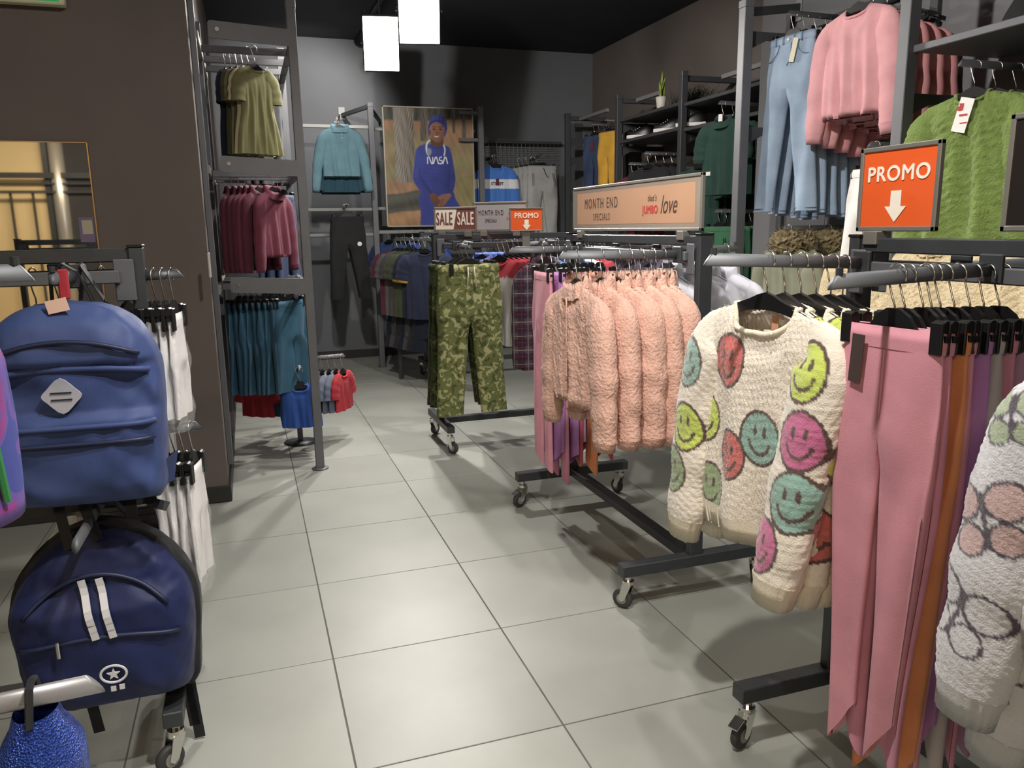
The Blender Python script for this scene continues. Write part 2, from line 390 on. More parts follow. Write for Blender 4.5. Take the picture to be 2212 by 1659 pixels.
def leg_parts(m, W=.17, L=.75, D=.03, hip=None, crotch=.22, lt=.1, lh=.075, gap=.02, spread=.03, point=0.0, fold=.008, seed=1, band=None, nz=26, ncr=12, waist_mat=None, flare=0, slack=0, pieces=None, cuffh=0, band_h=.032, top=.0, twist=0):
    """trousers: a waist tube that divides into two legs; waist top at z=-HOOKD-0.02+top"""
    hip = hip or W*1.12; parts = []; N = 40; rng = np.random.RandomState(seed); p1, p2, p3 = rng.uniform(0, 6.3, 3)
    an = np.linspace(0, 2*PI, N, endpoint=False)-PI/2          # starts at front centre (-Y)
    ce = np.cos(an); se = np.sin(an); z0 = -HOOKD-.02+top
    def se_ring(w, d, pw=.75): return np.sign(ce)*np.abs(ce)**pw*w, np.sign(se)*np.abs(se)**pw*d
    rows = []
    for k in range(ncr+1):
        t = k/ncr; w = W+(hip-W)*sm(0, .8, np.array(t)); d = D*(.8+.45*t)
        x, y = se_ring(w, d); z = z0-crotch*t
        wig = fold*t*np.sin(an*5+p1+t*2)
        rows.append(np.stack([x, y+wig+slack*np.cos(an)*0, np.full(N, z)], -1))
    V = np.concatenate(rows); F = [f[::-1] for f in grid_faces(N, ncr+1, True)]
    last = (ncr)*N; fc = 0; bc = N//2
    seam = []
    ns = 4
    a = V[last+fc]; b = V[last+bc]
    for q in range(1, ns+1):
        t = q/(ns+1); p = a*(1-t)+b*t; p[2] -= .006; seam.append(p)
    base = len(V); V = np.concatenate([V, np.array(seam)])
    # loops: +x leg = ring idx fc..bc (x>0 as angle goes from -Y to +X), -x leg = bc..N,fc
    for sd in (1, -1):
        if sd > 0: loop = [last+i for i in range(fc, bc+1)]+[base+q for q in range(ns-1, -1, -1)]
        else: loop = [last+i % N for i in range(bc, N+1)]; loop = loop[:-1]+[last+fc]+[base+q for q in range(ns)]
        P0 = V[loop]; M = len(loop); c0 = P0.mean(0)
        ang = np.arctan2((P0[:, 1]-c0[1])/max(D, .01), (P0[:, 0]-c0[0])/max(lt, .01)); ang = np.unwrap(ang)
        prev = loop
        for k in range(1, nz+1):
            t = k/nz; hw = lt+(lh-lt)*sm(0, 1, np.array(t))+flare*sm(.45, 1, np.array(t)); cx = sd*(lt+gap*.5+spread*t)
            hd = D*(1.0-.25*t)
            xx = cx+np.cos(ang)*hw; yy = np.sin(ang)*hd
            xx = cx+np.sign(np.cos(ang))*np.abs(np.cos(ang))**.8*hw; yy = np.sign(np.sin(ang))*np.abs(np.sin(ang))**.8*hd
            z = z0-crotch-(L-crotch)*t
            wig = fold*np.sin(xx/hw*3.0+p2+sd+t*2.2)*sm(0, .3, np.array(t))+twist*t*(xx-cx)
            zz = z+point*((xx-cx)/hw)*t**6*1.0-(abs(point)*t**6)
            b_ = sm(0, .22, np.array(t))
            R = np.stack([P0[:, 0]*(1-b_)+xx*b_, P0[:, 1]*(1-b_)+(yy+wig)*b_, (P0[:, 2]-(L-crotch)*t)*(1-b_)+zz*b_], -1)
            o = len(V); V = np.concatenate([V, R]); cur = list(range(o, o+M))
            for i in range(M): F.append((prev[i], cur[i], cur[(i+1) % M], prev[(i+1) % M]))
            prev = cur
    parts.append(('leg_panels', npmesh('leg_panels', V, F), m))
    x, y = se_ring(W*1.012, D*.86)
    lv = []
    for dz, sc in ((.004, .97), (.006, 1.0), (-band_h*.5, 1.03), (-band_h, 1.02)):
        lv.append(np.stack([x*sc, y*sc*1.05, np.full(N, z0+dz)], -1))
    parts.append(('waistband', npmesh('waistband', np.concatenate(lv), grid_faces(N, 4, True)), waist_mat or m))
    for p in (pieces or []): parts.append(p)
    return parts

def skirt_parts(m, W=.14, Wh=.2, L=.42, D=.03, pleats=7, seed=1, band=None):
    N = 64; an = np.linspace(0, 2*PI, N, endpoint=False)-PI/2; rows = []; z0 = -HOOKD-.02
    for k in range(21):
        t = k/20; w = W+(Wh-W)*t; d = D*(1+.5*t); r = 1+.10*t*np.sin(an*pleats*2+seed)
        rows.append(np.stack([np.cos(an)*w*r, np.sin(an)*d*r, np.full(N, z0-L*t)], -1))
    parts = [('skirt', npmesh('skirt', np.concatenate(rows), grid_faces(N, 21, True)), m)]
    lv = [np.stack([np.cos(an)*W*s_, np.sin(an)*D*s_, np.full(N, z0+dz)], -1) for dz, s_ in ((.004, .98), (.004, 1.03), (-.03, 1.04), (-.03, 1.0))]
    parts.append(('waistband', npmesh('waistband', np.concatenate(lv), grid_faces(N, 4, True)), band or m))
    return parts

# hangers
def hook_mb(depth=HOOKD, r=.021, wire=.0021, straight=0.0):
    pts = [(r*.98, 0, -r-.012)]
    for k in range(0, 11):
        a = -0.1+k*(PI*1.05)/10; pts.append((r*math.cos(a), 0, -r+r*math.sin(a)))
    pts += [(-r*.9, 0, -r-.012), (-r*.35, 0, -depth*.62), (0, 0, -depth*.78), (0, 0, -depth+.002)]
    return MB().tube(pts, wire, 6)
_HM = {}
def hanger_meshes(kind, W):
    key = (kind, round(W, 3))
    if key in _HM: return _HM[key]
    out = [('hook', hook_mb().mesh('hook', True), HOOK)]
    if kind == 'top':
        poly = []; n = 14; wmax = W*.94
        up = [(wmax*(2*i/n-1), -.052*(abs(2*i/n-1)**1.5)+.012*math.exp(-((2*i/n-1)/.22)**2)) for i in range(n+1)]
        lo = [(wmax*(1-2*i/n)*.985, -.052*(abs(1-2*i/n)**1.5)-.030+.014*abs(1-2*i/n)) for i in range(n+1)]
        mb = MB(); dep = .011
        P = [(x, -dep/2, z-HOOKD-.004) for x, z in up+lo]; Q = [(x, dep/2, z-HOOKD-.004) for x, z in up+lo]; k = len(P)
        F = []
        for i in range(n): F += [(i, i+1, k-2-i, k-1-i)]; F += [(k+i, k+k-1-i, k+k-2-i, k+i+1)]
        F += [(i, k+i, k+(i+1) % k, (i+1) % k) for i in range(k)]
        mb.add(P+Q, F); out.append(('shoulders', mb.mesh('shoulders'), BLACKP))
    else:
        mb = MB(); n = 10
        up = [(-W, -.012), (-W*.45, -.008), (-W*.3, .016), (-W*.12, .03), (W*.12, .03), (W*.3, .016), (W*.45, -.008), (W, -.012), (W, -.024), (W*.45, -.024), (-W*.45, -.024), (-W, -.024)]
        mb.prism([(x, z-HOOKD-.012) for x, z in up], (0, -.005, 0), (1, 0, 0), (0, 0, 1), (0, 1, 0), .010)
        out.append(('bar', mb.mesh('bar'), BLACKP))
        for sd in (-1, 1):
            c = MB(); x = sd*W*.86
            for y in (-.011, .011): c.box((x, y, -HOOKD-.03), (.026, .007, .062), None, .002)
            c.cyl((x-.012, 0, -HOOKD-.008), (x+.012, 0, -HOOKD-.008), .012, 10)
            out.append(('clip', c.mesh('clip'), BLACKP))
    _HM[key] = out; return out
def build(parts, name, label, cat, P, rz, group=None, tilt=0.0):
    t = thing(name, label, cat, P, rz, group)
    if tilt: t.rotation_euler = (0, tilt, rz)
    for pn, me, m in parts:
        o = mobj(pn, me, m, t)
        if pn == 'knit_fuzz': o['kind'] = 'stuff'
    return t
ALLG = []
def hang(parts, name, label, cat, P, rz, group, hk='top', HW=.17, hlabel=None, hgroup=None, extra=None, dz=0.0):
    """one garment on one hanger at rail point P"""
    P = Vector(P)
    g = build(parts, name, label, cat, P+Vector((0, 0, dz)), rz, group)
    if hk:
        h = build(hanger_meshes(hk, HW), 'clothes_hanger' if hk == 'top' else 'clip_hanger', hlabel, 'hanger', P+Vector((0, 0, .003)), rz, hgroup)
    ALLG.append(g); return g
def tag_piece(x, y, z, w=.035, h=.075, m=None, lean=0.0, name='price_tag'):
    mb = MB(); mb.box((x, y, z-h/2), (w, .0015, h), Matrix.Rotation(lean, 3, 'Y')); return (name, mb.mesh(name), m or WHITEP)
FX, FY, FR = -PI/2, 0.0, PI/2       # face -x, face -y, face +x
# ---------------------------------------------------------------- setting
def tile_material():
    m = mat('grey_floor_tile', '#9d9f98', 0.43, 0.0, (55, 0.06, 0.002), 0.07, 3.0, 0, 0.5)
    nt = m.node_tree; bs = nt.nodes['Principled BSDF']
    src = bs.inputs['Base Color'].links[0].from_socket
    oi = nt.nodes.new('ShaderNodeObjectInfo'); hs = nt.nodes.new('ShaderNodeHueSaturation')
    mr = nt.nodes.new('ShaderNodeMapRange'); mr.inputs['To Min'].default_value = 0.93; mr.inputs['To Max'].default_value = 1.05
    nt.links.new(oi.outputs['Random'], mr.inputs['Value']); nt.links.new(mr.outputs['Result'], hs.inputs['Value'])
    nt.links.new(src, hs.inputs['Color']); nt.links.new(hs.outputs['Color'], bs.inputs['Base Color'])
    return m
TILE = tile_material()
GROUT = mat('grout', '#62635f', 0.9, 0, (90, 0.2, 0.002), 0.15, 8)
fl = struct('floor', MB().box((0.6, 2.1, -0.033), (7.4, 10.4, 0.06)), GROUT)
tm = MB().box((0, 0, -0.005), (0.5955, 0.5955, 0.01), None, 0.0012).mesh('tile'); tm.materials.append(TILE)
for i in range(-5, 7):
    for j in range(-5, 12):
        o = bpy.data.objects.new('tile', tm); COL.objects.link(o); o.parent = fl; o.location = (0.6*i+0.3, 0.6*j+0.3, 0)
def wallmat(name, c, var=.06): return mat(name, c, 0.75, 0, (14, 0.08, 0.006), var, 2.5, 0, 0.3)
WBROWN = wallmat('dark_brown_paint', '#6b635f'); WGREY = wallmat('grey_paint', '#6d6f73'); WDARK = wallmat('charcoal_paint', '#3b3c40'); WCEIL = wallmat('black_ceiling_paint', '#303236')
WPANEL = wallmat('light_grey_panel', '#77777a')
struct('wall_left', MB().box((-1.68, 4.73, 1.7), (2.64, 4.64, 3.4)), WBROWN)
struct('wall_back', MB().box((1.75, 7.1, 1.7), (4.4, 0.2, 3.4)), WGREY)
struct('wall_right', MB().box((3.95, 4.9, 1.7), (0.2, 4.6, 3.4)), WBROWN)
struct('wall_right_near', MB().box((3.55, -0.15, 1.7), (0.9, 5.7, 3.4)), WPANEL)
struct('wall_side', MB().box((-3.1, -0.3, 1.7), (0.2, 5.4, 3.4)), WBROWN)
struct('ceiling', MB().box((0.5, 2.1, 3.45), (7.4, 10.4, 0.1)), WCEIL)
BASE = mat('baseboard_black', '#2c2b2b', 0.45, 0, (200, .05, .001), .05, 5)
struct('baseboard_left', MB().box((-1.675, 2.403, .045), (2.644, .014, .09), None, .004).box((-.353, 4.7, .045), (.014, 4.6, .09), None, .004), BASE)
struct('baseboard_back', MB().box((1.75, 6.993, .045), (4.2, .014, .09), None, .004), BASE)
struct('baseboard_right', MB().box((3.843, 4.85, .045), (.014, 4.28, .09), None, .004).box((3.093, .0, .045), (.014, 5.4, .09), None, .004), BASE)
# shop front and mall corridor behind the camera (seen only in the mirror)
CREAM = mat('cream_corridor_wall', '#e6cfa0', 0.7, 0, (20, .05, .004), .04, 2)
struct('wall_corridor', MB().box((-1.0, -6.3, 1.7), (9, .2, 3.4)), CREAM)
struct('floor_corridor', MB().box((-1.0, -4.65, -.05), (9, 3.3, .1)), mat('corridor_floor', '#c9bca3', .35, 0, (30, .05, .002), .06, 3))
struct('ceiling_corridor', MB().box((-1.0, -4.65, 3.45), (9, 3.3, .1)), mat('corridor_ceiling', '#e8e2d4', .8, 0, (30, .05, .002), .03, 3))
struct('wall_front', MB().box((1.6, -3.05, 1.7), (4.0, .1, 3.4)), WBROWN)
def corr(x, y, Y):      # pixel in the mirror -> point on plane y=Y behind the camera
    d = ray(x, y); d = Vector((d.x, -d.y, d.z)); c = Vector((CAM.x, 2*2.41-CAM.y, CAM.z)); return c+d*((Y-c.y)/d.y)
sf = thing('shopfront_frame', 'dark steel shop window frame with a silver column before the cream corridor wall', 'window frame', (-2.6, -6.1, 0))
def wob(mb, name, m, p, smooth=False):
    o = mb.obj(name, m, p, smooth); o.location = -Vector(p.location); return o
YF = -6.1
a = corr(101, 420, YF).x; b = corr(113, 420, YF).x
wob(MB().box(((a+b)/2, YF, 1.6), (b-a, .06, 3.2)), 'mullion', RACK, sf)
a2 = corr(114, 420, YF).x; b2 = corr(150, 420, YF).x
wob(MB().cyl(((a2+b2)/2, YF-.02, 0), ((a2+b2)/2, YF-.02, 3.2), (b2-a2)/2, 20), 'column', mat('brushed_silver', '#c9c7c3', .35, .6), sf, True)
a3 = corr(203, 420, YF).x
wob(MB().box(((b2+a3)/2+.35, YF, 1.7), (a3-b2+.7, .05, 3.4)), 'dark_panel', WDARK, sf)
for yy, hh in ((379, .075), (397, .02), (415, .03)):
    z = corr(60, yy, YF+.05).z; wob(MB().box((-3.1, YF+.06, z), (1.9, .03, hh)), 'crossbar', RACK, sf)
zt = corr(60, 415, YF).z
for xx in (31, 79): 
    x = corr(xx, 470, YF).x; wob(MB().box((x, YF+.02, zt/2), (.03, .03, zt)), 'slim_post', RACK, sf)
al = bpy.data.lights.new('corridor_light', 'AREA'); al.energy = 120; al.size = 2.5; al.shape = 'RECTANGLE'; al.size_y = .5; al.color = (1, .83, .58)
ao = bpy.data.objects.new('corridor_light', al); COL.objects.link(ao); ao.location = (-2.2, -4.2, 3.3); 
lp = thing('corridor_ceiling_lamp', 'warm strip lamp under the corridor ceiling outside the shop', 'lamp', (-2.2, -4.2, 3.33))
wob(MB().box((-2.2, -4.2, 3.37), (2.6, .56, .06), None, .01), 'housing', WHITEP, lp)

# mirror on the pillar
mr = thing('wall_mirror', 'frameless wall mirror with a thin brass edge on the brown pillar', 'mirror', (-1.25, 2.40, 1.2))
mx1 = -.853; mx0 = -1.75; mz0 = .55; mz1 = 1.853
wob(MB().box(((mx0+mx1)/2, 2.404, (mz0+mz1)/2), (mx1-mx0, .008, mz1-mz0)), 'glass', mat('mirror_glass', '#efefef', .02, 1.0), mr)
wob(MB().box((mx1+.003, 2.4, (mz0+mz1)/2), (.005, .014, mz1-mz0)).box(((mx0+mx1)/2, 2.4, mz1+.0015), (mx1-mx0, .014, .003)), 'edge_trim', mat('brass_edge', '#c9a070', .35, .8), mr)
p0 = atY(168, 469, 2.39); p1 = atY(206, 523, 2.39)
st = thing('window_sticker', 'purple paper sticker in the lower corner of the wall mirror', 'sticker', ((p0.x+p1.x)/2, 2.397, (p0.z+p1.z)/2))
MB().box((0, 0, 0), (p1.x-p0.x, .002, p0.z-p1.z)).obj('paper', mat('purple_paper', '#7c6a8c', .6), st)
MB().box((.004, -.0015, .012), ((p1.x-p0.x)*.72, .001, (p0.z-p1.z)*.55)).obj('blank_square', mat('beige_paper', '#b9b09c', .6), st)
# exit sign above the mirror
ex = thing('exit_sign', 'green illuminated sign with a pale frame high on the brown pillar', 'sign', (-1.12, 2.36, 2.40))
e0 = atY(140, 12, 2.34)
MB().box((e0.x+1.12-.24, .0, e0.z-2.40+.13), (.48, .06, .26), None, .006).obj('frame', mat('pale_sign_frame', '#d9d6b8', .5), ex)
for k, (xa, xb) in enumerate(((-.455, -.245), (-.225, -.02))):
    MB().box((e0.x+1.12+(xa+xb)/2, -.032, e0.z-2.40+.13), (xb-xa, .004, .235)).obj('green_panel', mat('green_sign_glow', '#1d8a4a', .4, emit=('#1f9a55', .55)), ex)

# ---------------------------------------------------------------- ceiling track and lamp heads
tr = thing('light_track', 'black ceiling track carrying the spotlights over the aisle', 'light track', (1.1, 2.2, 3.39))
MB().box((0, 0, -.01), (.035, 7.6, .03), None, .003).obj('rail', BLACKP, tr)
GLOW = mat('lamp_lens', '#fff8ee', .4, emit=('#fff6ea', 14.0))
HOUS = mat('lamp_housing', '#1b1b1c', .45, .2, (500, .05, .0005))
def lamp(i, x, y, z, ax, ay, az, w, cone):
    big = i < 2
    lb = ['bright white flood lamp on the ceiling track aimed down the aisle, farther from the doorway', 'bright white flood lamp on the ceiling track aimed down the aisle, nearer the doorway'][i] if big else 'black track spotlight aimed at '+('the camouflage trousers', 'the lavender jackets', 'the promo sign rack', 'the light blue jeans', 'the framed poster', 'the backpack rack', 'the shoe shelves', 'the maroon sweatshirts', 'the smiley sweaters', 'the corner above the polo shirts, added to brighten the wall')[i-2]
    t = thing('flood_lamp' if big else 'track_spotlight', lb, 'lamp', (x, y, z), 0, None if big else 'track spotlights')
    d = (Vector((ax, ay, az))-Vector((x, y, z))).normalized(); q = d.to_track_quat('-Z', 'Y')
    if big: d = (CAM+Vector((.2, .3, -1.1))-Vector((x, y, z))).normalized(); q = d.to_track_quat('-Z', 'Y')
    R = q.to_matrix()
    def part(mb, name, m, smooth=False):
        o = mb.obj(name, m, t, smooth); o.rotation_mode = 'QUATERNION'; o.rotation_quaternion = q; return o
    if big:
        W_, H_ = .15, .22  # head enlarged to stand in for the glare around the lamp
        part(MB().box((0, 0, .045), (W_*2.1, H_*2.1, .07), None, .02), 'housing', HOUS)
        part(MB().box((0, 0, .004), (W_*1.96, H_*1.96, .008), None, .003), 'lens', GLOW)
        part(MB().tube([(-W_*1.1, 0, .04), (-W_*1.1, 0, .16), (W_*1.1, 0, .16), (W_*1.1, 0, .04)], .008, 6), 'yoke', HOUS)
    else:
        part(MB().lathe([(.05, 0), (.055, .02), (.055, .13), (.04, .15), (.03, .155)]), 'housing', HOUS, True)
        part(MB().lathe([(.045, -.002), (.046, .004)]), 'lens', mat('spot_lens', '#fff8ee', .4, emit=('#fff6ea', 12.0)))
    up = R @ Vector((0, 0, .15))
    MB().cyl(tuple(up), (up.x, up.y, 3.38-z), .008, 8).obj('stem', HOUS, t)
    L = bpy.data.lights.new('spot_beam', 'SPOT'); L.energy = w; L.spot_size = math.radians(cone); L.spot_blend = .75; L.shadow_soft_size = .05; L.color = LAMP_COL
    o = bpy.data.objects.new('spot_beam', L); COL.objects.link(o); o.parent = t
    dd = (Vector((ax, ay, az))-Vector((x, y, z))).normalized(); o.rotation_mode = 'QUATERNION'; o.rotation_quaternion = dd.to_track_quat('-Z', 'Y'); o.location = (d if big else dd)*.035
for i, s_ in enumerate(SPOTS): lamp(i, *s_)

# ---------------------------------------------------------------- racks
def caster_part(t, x, y, rot, brake=False):
    c = MB(); R = Matrix.Rotation(rot, 3, 'Z')
    def P(a, b, z): v = R @ Vector((a, b, z)); return (x+v.x, y+v.y, v.z)
    c.tube([P(0, 0, .14), P(0, 0, .118)], .012, 10); c.tube([P(0, 0, .118), P(0, 0, .104)], .022, 14)
    for sd in (-1, 1):
        c.prism([(-.018, .106), (.018, .106), (.034, .04), (.022, .03), (.008, .04)], P(0, sd*.017-.0015, 0), R @ Vector((1, 0, 0)), (0, 0, 1), R @ Vector((0, 1, 0)), .003)
    c.box(P(0, 0, .105), (.03, .036, .004), R.to_4x4())
    if brake: c.box(P(.05, 0, .085), (.04, .03, .006), (R @ Matrix.Rotation(.5, 3, 'Y')).to_4x4(), .001)
    o = c.obj('caster', CHROME, t)
    w = MB(); n = 18; pr = [(.030, -.011), (.038, -.009), (.04, 0), (.038, .009), (.030, .011)]
    V = []; F = []
    for k in range(n):
        a = 2*PI*k/n
        for r, yy in pr: V.append(P(.024+r*math.cos(a), yy, .04+r*math.sin(a)))
    m = len(pr)
    for k in range(n):
        for q in range(m-1): F.append((k*m+q, k*m+q+1, ((k+1) % n)*m+q+1, ((k+1) % n)*m+q))
    F.append(tuple(k*m for k in range(n))); F.append(tuple(k*m+m-1 for k in range(n))[::-1]); w.add(V, F)
    w.obj('wheel', RUBBER, o, True)
    MB().tube([P(.024, -.014, .04), P(.024, .014, .04)], .02, 12).obj('hub', mat('hub_grey', '#8b8a86', .5), o)
def arm_mb(p0, p1, h=.030, w=.016):
    mb = MB(); p0 = Vector(p0); p1 = Vector(p1); mb.tube([p0, p1], h/2, 16, ell=(w/h, 1.0))
    d = (p1-p0).normalized(); k = len(mb.v)-16
    for i in range(k, len(mb.v)):
        v = Vector(mb.v[i]); mb.v[i] = tuple(v+d*((v.z-p1.z)*-.7))
    return mb
def rack(label, loc, rz, L=1.2, Wd=.56, H=1.395, z0=.14, posts=(1, 1), arms=(), casters=True, cb=(0.0, 1.0)):
    """wheeled rack, long axis local +Y; arms = (side, y, tip_x, z_base, z_tip)"""
    t = thing('wheeled_clothes_rack', label, 'clothes rack', loc, rz)
    for k, y in enumerate((0, L)):
        MB().box((0, y, z0+.0225), (Wd+.07, .05, .045), None, .003).obj('base_bar', RACK, t)
        MB().box((0, y, (z0+.02+H)/2), (.055, .035, H-z0-.02), None, .003).obj('post', RACK, t)
        MB().box((0, y, H+.003), (.059, .039, .008), None, .002).obj('post_cap', BLACKP, t)
        for sd in (-1, 1):
            MB().box((sd*.037, y+(.03 if k == 0 else -.03), H-.085), (.006, .05, .11), None, .003).obj('rail_bracket', ARM, t)
            if casters: caster_part(t, sd*Wd/2, y, (0.6 if sd > 0 else 2.2)+k*1.3, brake=(k == 1 and sd < 0))
    MB().box((0, L/2, z0+.0225), (.05, L-.05, .04), None, .003).obj('base_beam', RACK, t)
    MB().box((0, L/2, H-.02), (.035, L-.03, .036), None, .003).obj('top_bar', RACK, t)
    for sd in (-1, 1):
        MB().box((sd*.048, L/2, H-.075), (.016, L-.08, .034), None, .003).obj('hang_rail', ARM if sd < 0 else RACK, t)
    for (sd, y, tip, zb, zt_) in arms:
        a = arm_mb((sd*.05, y, zb), (sd*tip, y, zt_)); a.obj('arm', ARM, t, True)
        b = MB(); b.box((sd*.06, y, zb+.0), (.012, .055, .06), None, .003); MB().tube([(sd*tip*.97, y, zt_+.012), (sd*tip*.97, y, zt_+.026)], .007, 8).obj('end_stop', RACK, t)
        b.obj('arm_bracket', RACK, t)
    return t
R2L = (1.38, .57, 0); R1L = (1.33, -1.45, 0); R3L = (.985, 3.11, 0); R5L = (-.455, .437, 0)
rack('wheeled clothes rack with an aisle arm full of fluffy pink jackets', R2L, 0, arms=((-1, .08, .52, 1.325, 1.335), (-1, .98, .40, 1.325, 1.33), (1, .45, .45, 1.325, 1.33), (1, .83, .45, 1.325, 1.33)))
rack('wheeled clothes rack holding the smiley sweaters and pink leggings', R1L, 0, arms=((-1, 1.13, .50, 1.333, 1.353), (-1, .77, .455, 1.335, 1.322), (-1, .23, .44, 1.335, 1.33), (1, .95, .45, 1.325, 1.33), (1, .35, .45, 1.325, 1.33)))
rack('wheeled clothes rack set across the shop with camouflage trousers at its end', R3L, -PI/2, Wd=.50, arms=((1, .13, .36, 1.318, 1.318), (1, .62, .40, 1.32, 1.33), (-1, .3, .40, 1.32, 1.33), (-1, .9, .40, 1.32, 1.33)))
rack('wheeled rack of backpacks and bagged white trousers beside the mirror', R5L, PI/2, Wd=.50, arms=((-1, .145, .30, 1.325, 1.335), (-1, .60, .30, 1.325, 1.335), (1, .2, .4, 1.325, 1.33)))
rack('wheeled clothes rack of dark t-shirts near the back wall', (1.40, 5.42, 0), -PI/2, L=1.1, Wd=.48, arms=((1, .2, .4, 1.325, 1.335), (-1, .3, .4, 1.325, 1.33)))
# ---------------------------------------------------------------- wall display units
UH = 2.66
def post(t, x, y, m=POST, s=.05, H=UH, nm='post'):
    wob(MB().box((x, y, H/2), (s, s, H), None, .003), nm, m, t)
    wob(MB().box((x, y, H-.02), (s+.006, s+.006, .045), None, .004), 'post_cap', m, t)
    wob(MB().lathe([(.05, .001), (.05, .007), (.044, .010)], (x, y, 0)), 'foot_plate', m, t, True)
def flat_bar(t, p0, p1, h, th, m, end=True):
    """flat steel bar along x with a rounded free end and a bolt"""
    x0, x1 = p0[0], p1[0]; r = .018; pts = []
    for k in range(7): a = PI/2+k*PI/12; pts.append((x0+r+r*math.cos(a), h/2-r+r*math.sin(a)))
    for k in range(7): a = PI+k*PI/12; pts.append((x0+r+r*math.cos(a), -h/2+r+r*math.sin(a)))
    pts += [(x1, -h/2), (x1, h/2)]
    sl = (p1[2]-p0[2])/(x1-x0)
    wob(MB().prism([(x, z+p0[2]+(x-x0)*sl) for x, z in pts], (0, p0[1]-th/2, 0), (1, 0, 0), (0, 0, 1), (0, 1, 0), th), 'side_bracket', m, t)
    wob(MB().tube([(x0+.045, p0[1]-th/2-.008, p0[2]), (x0+.045, p0[1]-th/2, p0[2])], .011, 12), 'bolt', CHROME, t)
# left unit, bays between (x -0.36 .. 0.157)
lu = thing('display_unit', 'grey steel display unit on the side wall beyond the brown pillar', 'display unit', (.157, 2.83, 0))
post(lu, .157, 2.83, POST, .05); post(lu, .157, 4.03, POST, .05)
tiers = ((2.475, -.275), (1.785, -.27), (1.125, -.27))
for z, x0 in tiers:
    flat_bar(lu, (x0, 2.805, z+.01), (.135, 2.805, z-.012), .088, .012, POST)
    for y in (3.15, 3.45, 3.75):
        wob(MB().box((-.09, y, z-.02), (.47, .018, .04), None, .003), 'hang_arm', POST, lu)
        wob(MB().box((.155, y, z-.02), (.02, .03, .06), None, .003), 'arm_bracket', POST, lu)
    wob(MB().box((.157, 3.43, z-.02), (.03, 1.15, .045), None, .003), 'cross_rail', POST, lu)
    wob(MB().box((-.34, 3.43, z-.02), (.03, 1.25, .045), None, .003), 'wall_rail', mat('bright_rail', '#8d8b87', .6, .1), lu)
for y in (2.62, 3.4, 4.03):
    wob(MB().box((-.345, y, 1.4), (.03, .05, 2.5), None, .003), 'wall_standard', POST, lu)
# back wall unit
bu = thing('display_unit', 'grey steel posts and rails along the back wall beside the poster', 'display unit', (1.11, 6.28, 0))
for x in (.42, 1.11): post(bu, x, 6.28, POSTD if x < .5 else POST, .055)
post(bu, 2.25, 6.28, POST, .055)
RAILB = mat('bright_rail2', '#8a8a89', .5, .2)
for z in (2.43, 1.63, 1.38):
    wob(MB().box((.765, 6.30, z), (.66, .03, .032), None, .003), 'rail', RAILB, bu)
for z in (2.43, 1.64): wob(MB().box((1.68, 6.43, z), (1.10, .03, .032), None, .003), 'rail', RAILB, bu)
wob(MB().box((1.9, 6.30, 1.40), (1.65, .035, .035), None, .003), 'rail', RAILB, bu)
wob(MB().bar((.92, 6.99, 2.63), (1.10, 6.29, 2.63), .03, .04), 'wall_tie', POSTD, bu); wob(MB().box((.915, 6.992, 2.65), (.07, .012, .13), None, .003), 'tie_plate', RAILB, bu)
wob(MB().bar((2.42, 6.99, 2.60), (2.26, 6.29, 2.60), .03, .04), 'wall_tie', POSTD, bu)
wob(MB().bar((1.32, 6.99, 2.58), (1.12, 6.29, 2.60), .03, .04), 'wall_tie', POSTD, bu)
for z in (2.60, 2.33): wob(MB().box((2.13, 6.30, z), (.22, .03, .035), None, .003), 'short_rail', POST, bu)
gp = thing('wire_grid_panel', 'black wire grid panel hung on the back wall beside the poster', 'wire grid', (2.93, 6.9, 1.9))
mb = MB(); 
for k in range(19): x = 2.47+.05*k; mb.tube([(x-2.93, 0, -.75), (x-2.93, 0, .47)], .0025, 5)
for k in range(25): z = -.74+.05*k; mb.tube([(-.46, 0.004, z), (.44, 0.004, z)], .0025, 5)
mb.obj('wires', BLACKP, gp); MB().box((0, -.005, .48), (.96, .03, .03), None, .003).obj('top_rail', POSTD, gp)
# far right unit x = 3.34
ru = thing('display_unit', 'dark steel display unit with shelves of shoes along the far side wall', 'display unit', (3.34, 5.3, 0))
PY = (6.55, 5.27, 4.08, 2.88)
for y in PY: post(ru, 3.345, y, POSTD, .055)
def gusset(t, x0, x1, y, z, h=.12, m=POSTD):
    wob(MB().prism([(x0, z), (x1, z), (x1, z-h), (x1-.08, z-h*.55), (x1-.25, z-h*.45), (x0+.12, z-h*.45), (x0, z-h)], (0, y-.006, 0), (1, 0, 0), (0, 0, 1), (0, 1, 0), .012), 'shelf_bracket', m, t)
for y in PY:
    wob(MB().box((3.6, y, 2.61), (.48, .03, .045), None, .003), 'top_tie', POSTD, ru)
    for z in (2.40, 2.19, 1.80): gusset(ru, 3.35, 3.84, y, z)
for z, (ya, yb) in ((2.42, (4.08, 5.27)), (2.22, (4.08, 5.27)), (2.40, (2.88, 4.08)), (2.20, (2.88, 4.08))):
    wob(MB().box((3.59, (ya+yb)/2, z), (.50, yb-ya-.06, .028), None, .003), 'shelf', POSTD, ru)
wob(MB().box((3.48, 6.15, 2.60), (.03, .72, .035), None, .003), 'bright_tie', RAILB, ru)
wob(MB().box((3.48, 4.9, 2.60), (.03, .5, .035), None, .003), 'bright_tie', RAILB, ru); wob(MB().box((3.6, 3.6, 2.60), (.03, .6, .035), None, .003), 'bright_tie', RAILB, ru)
FARARMS = []
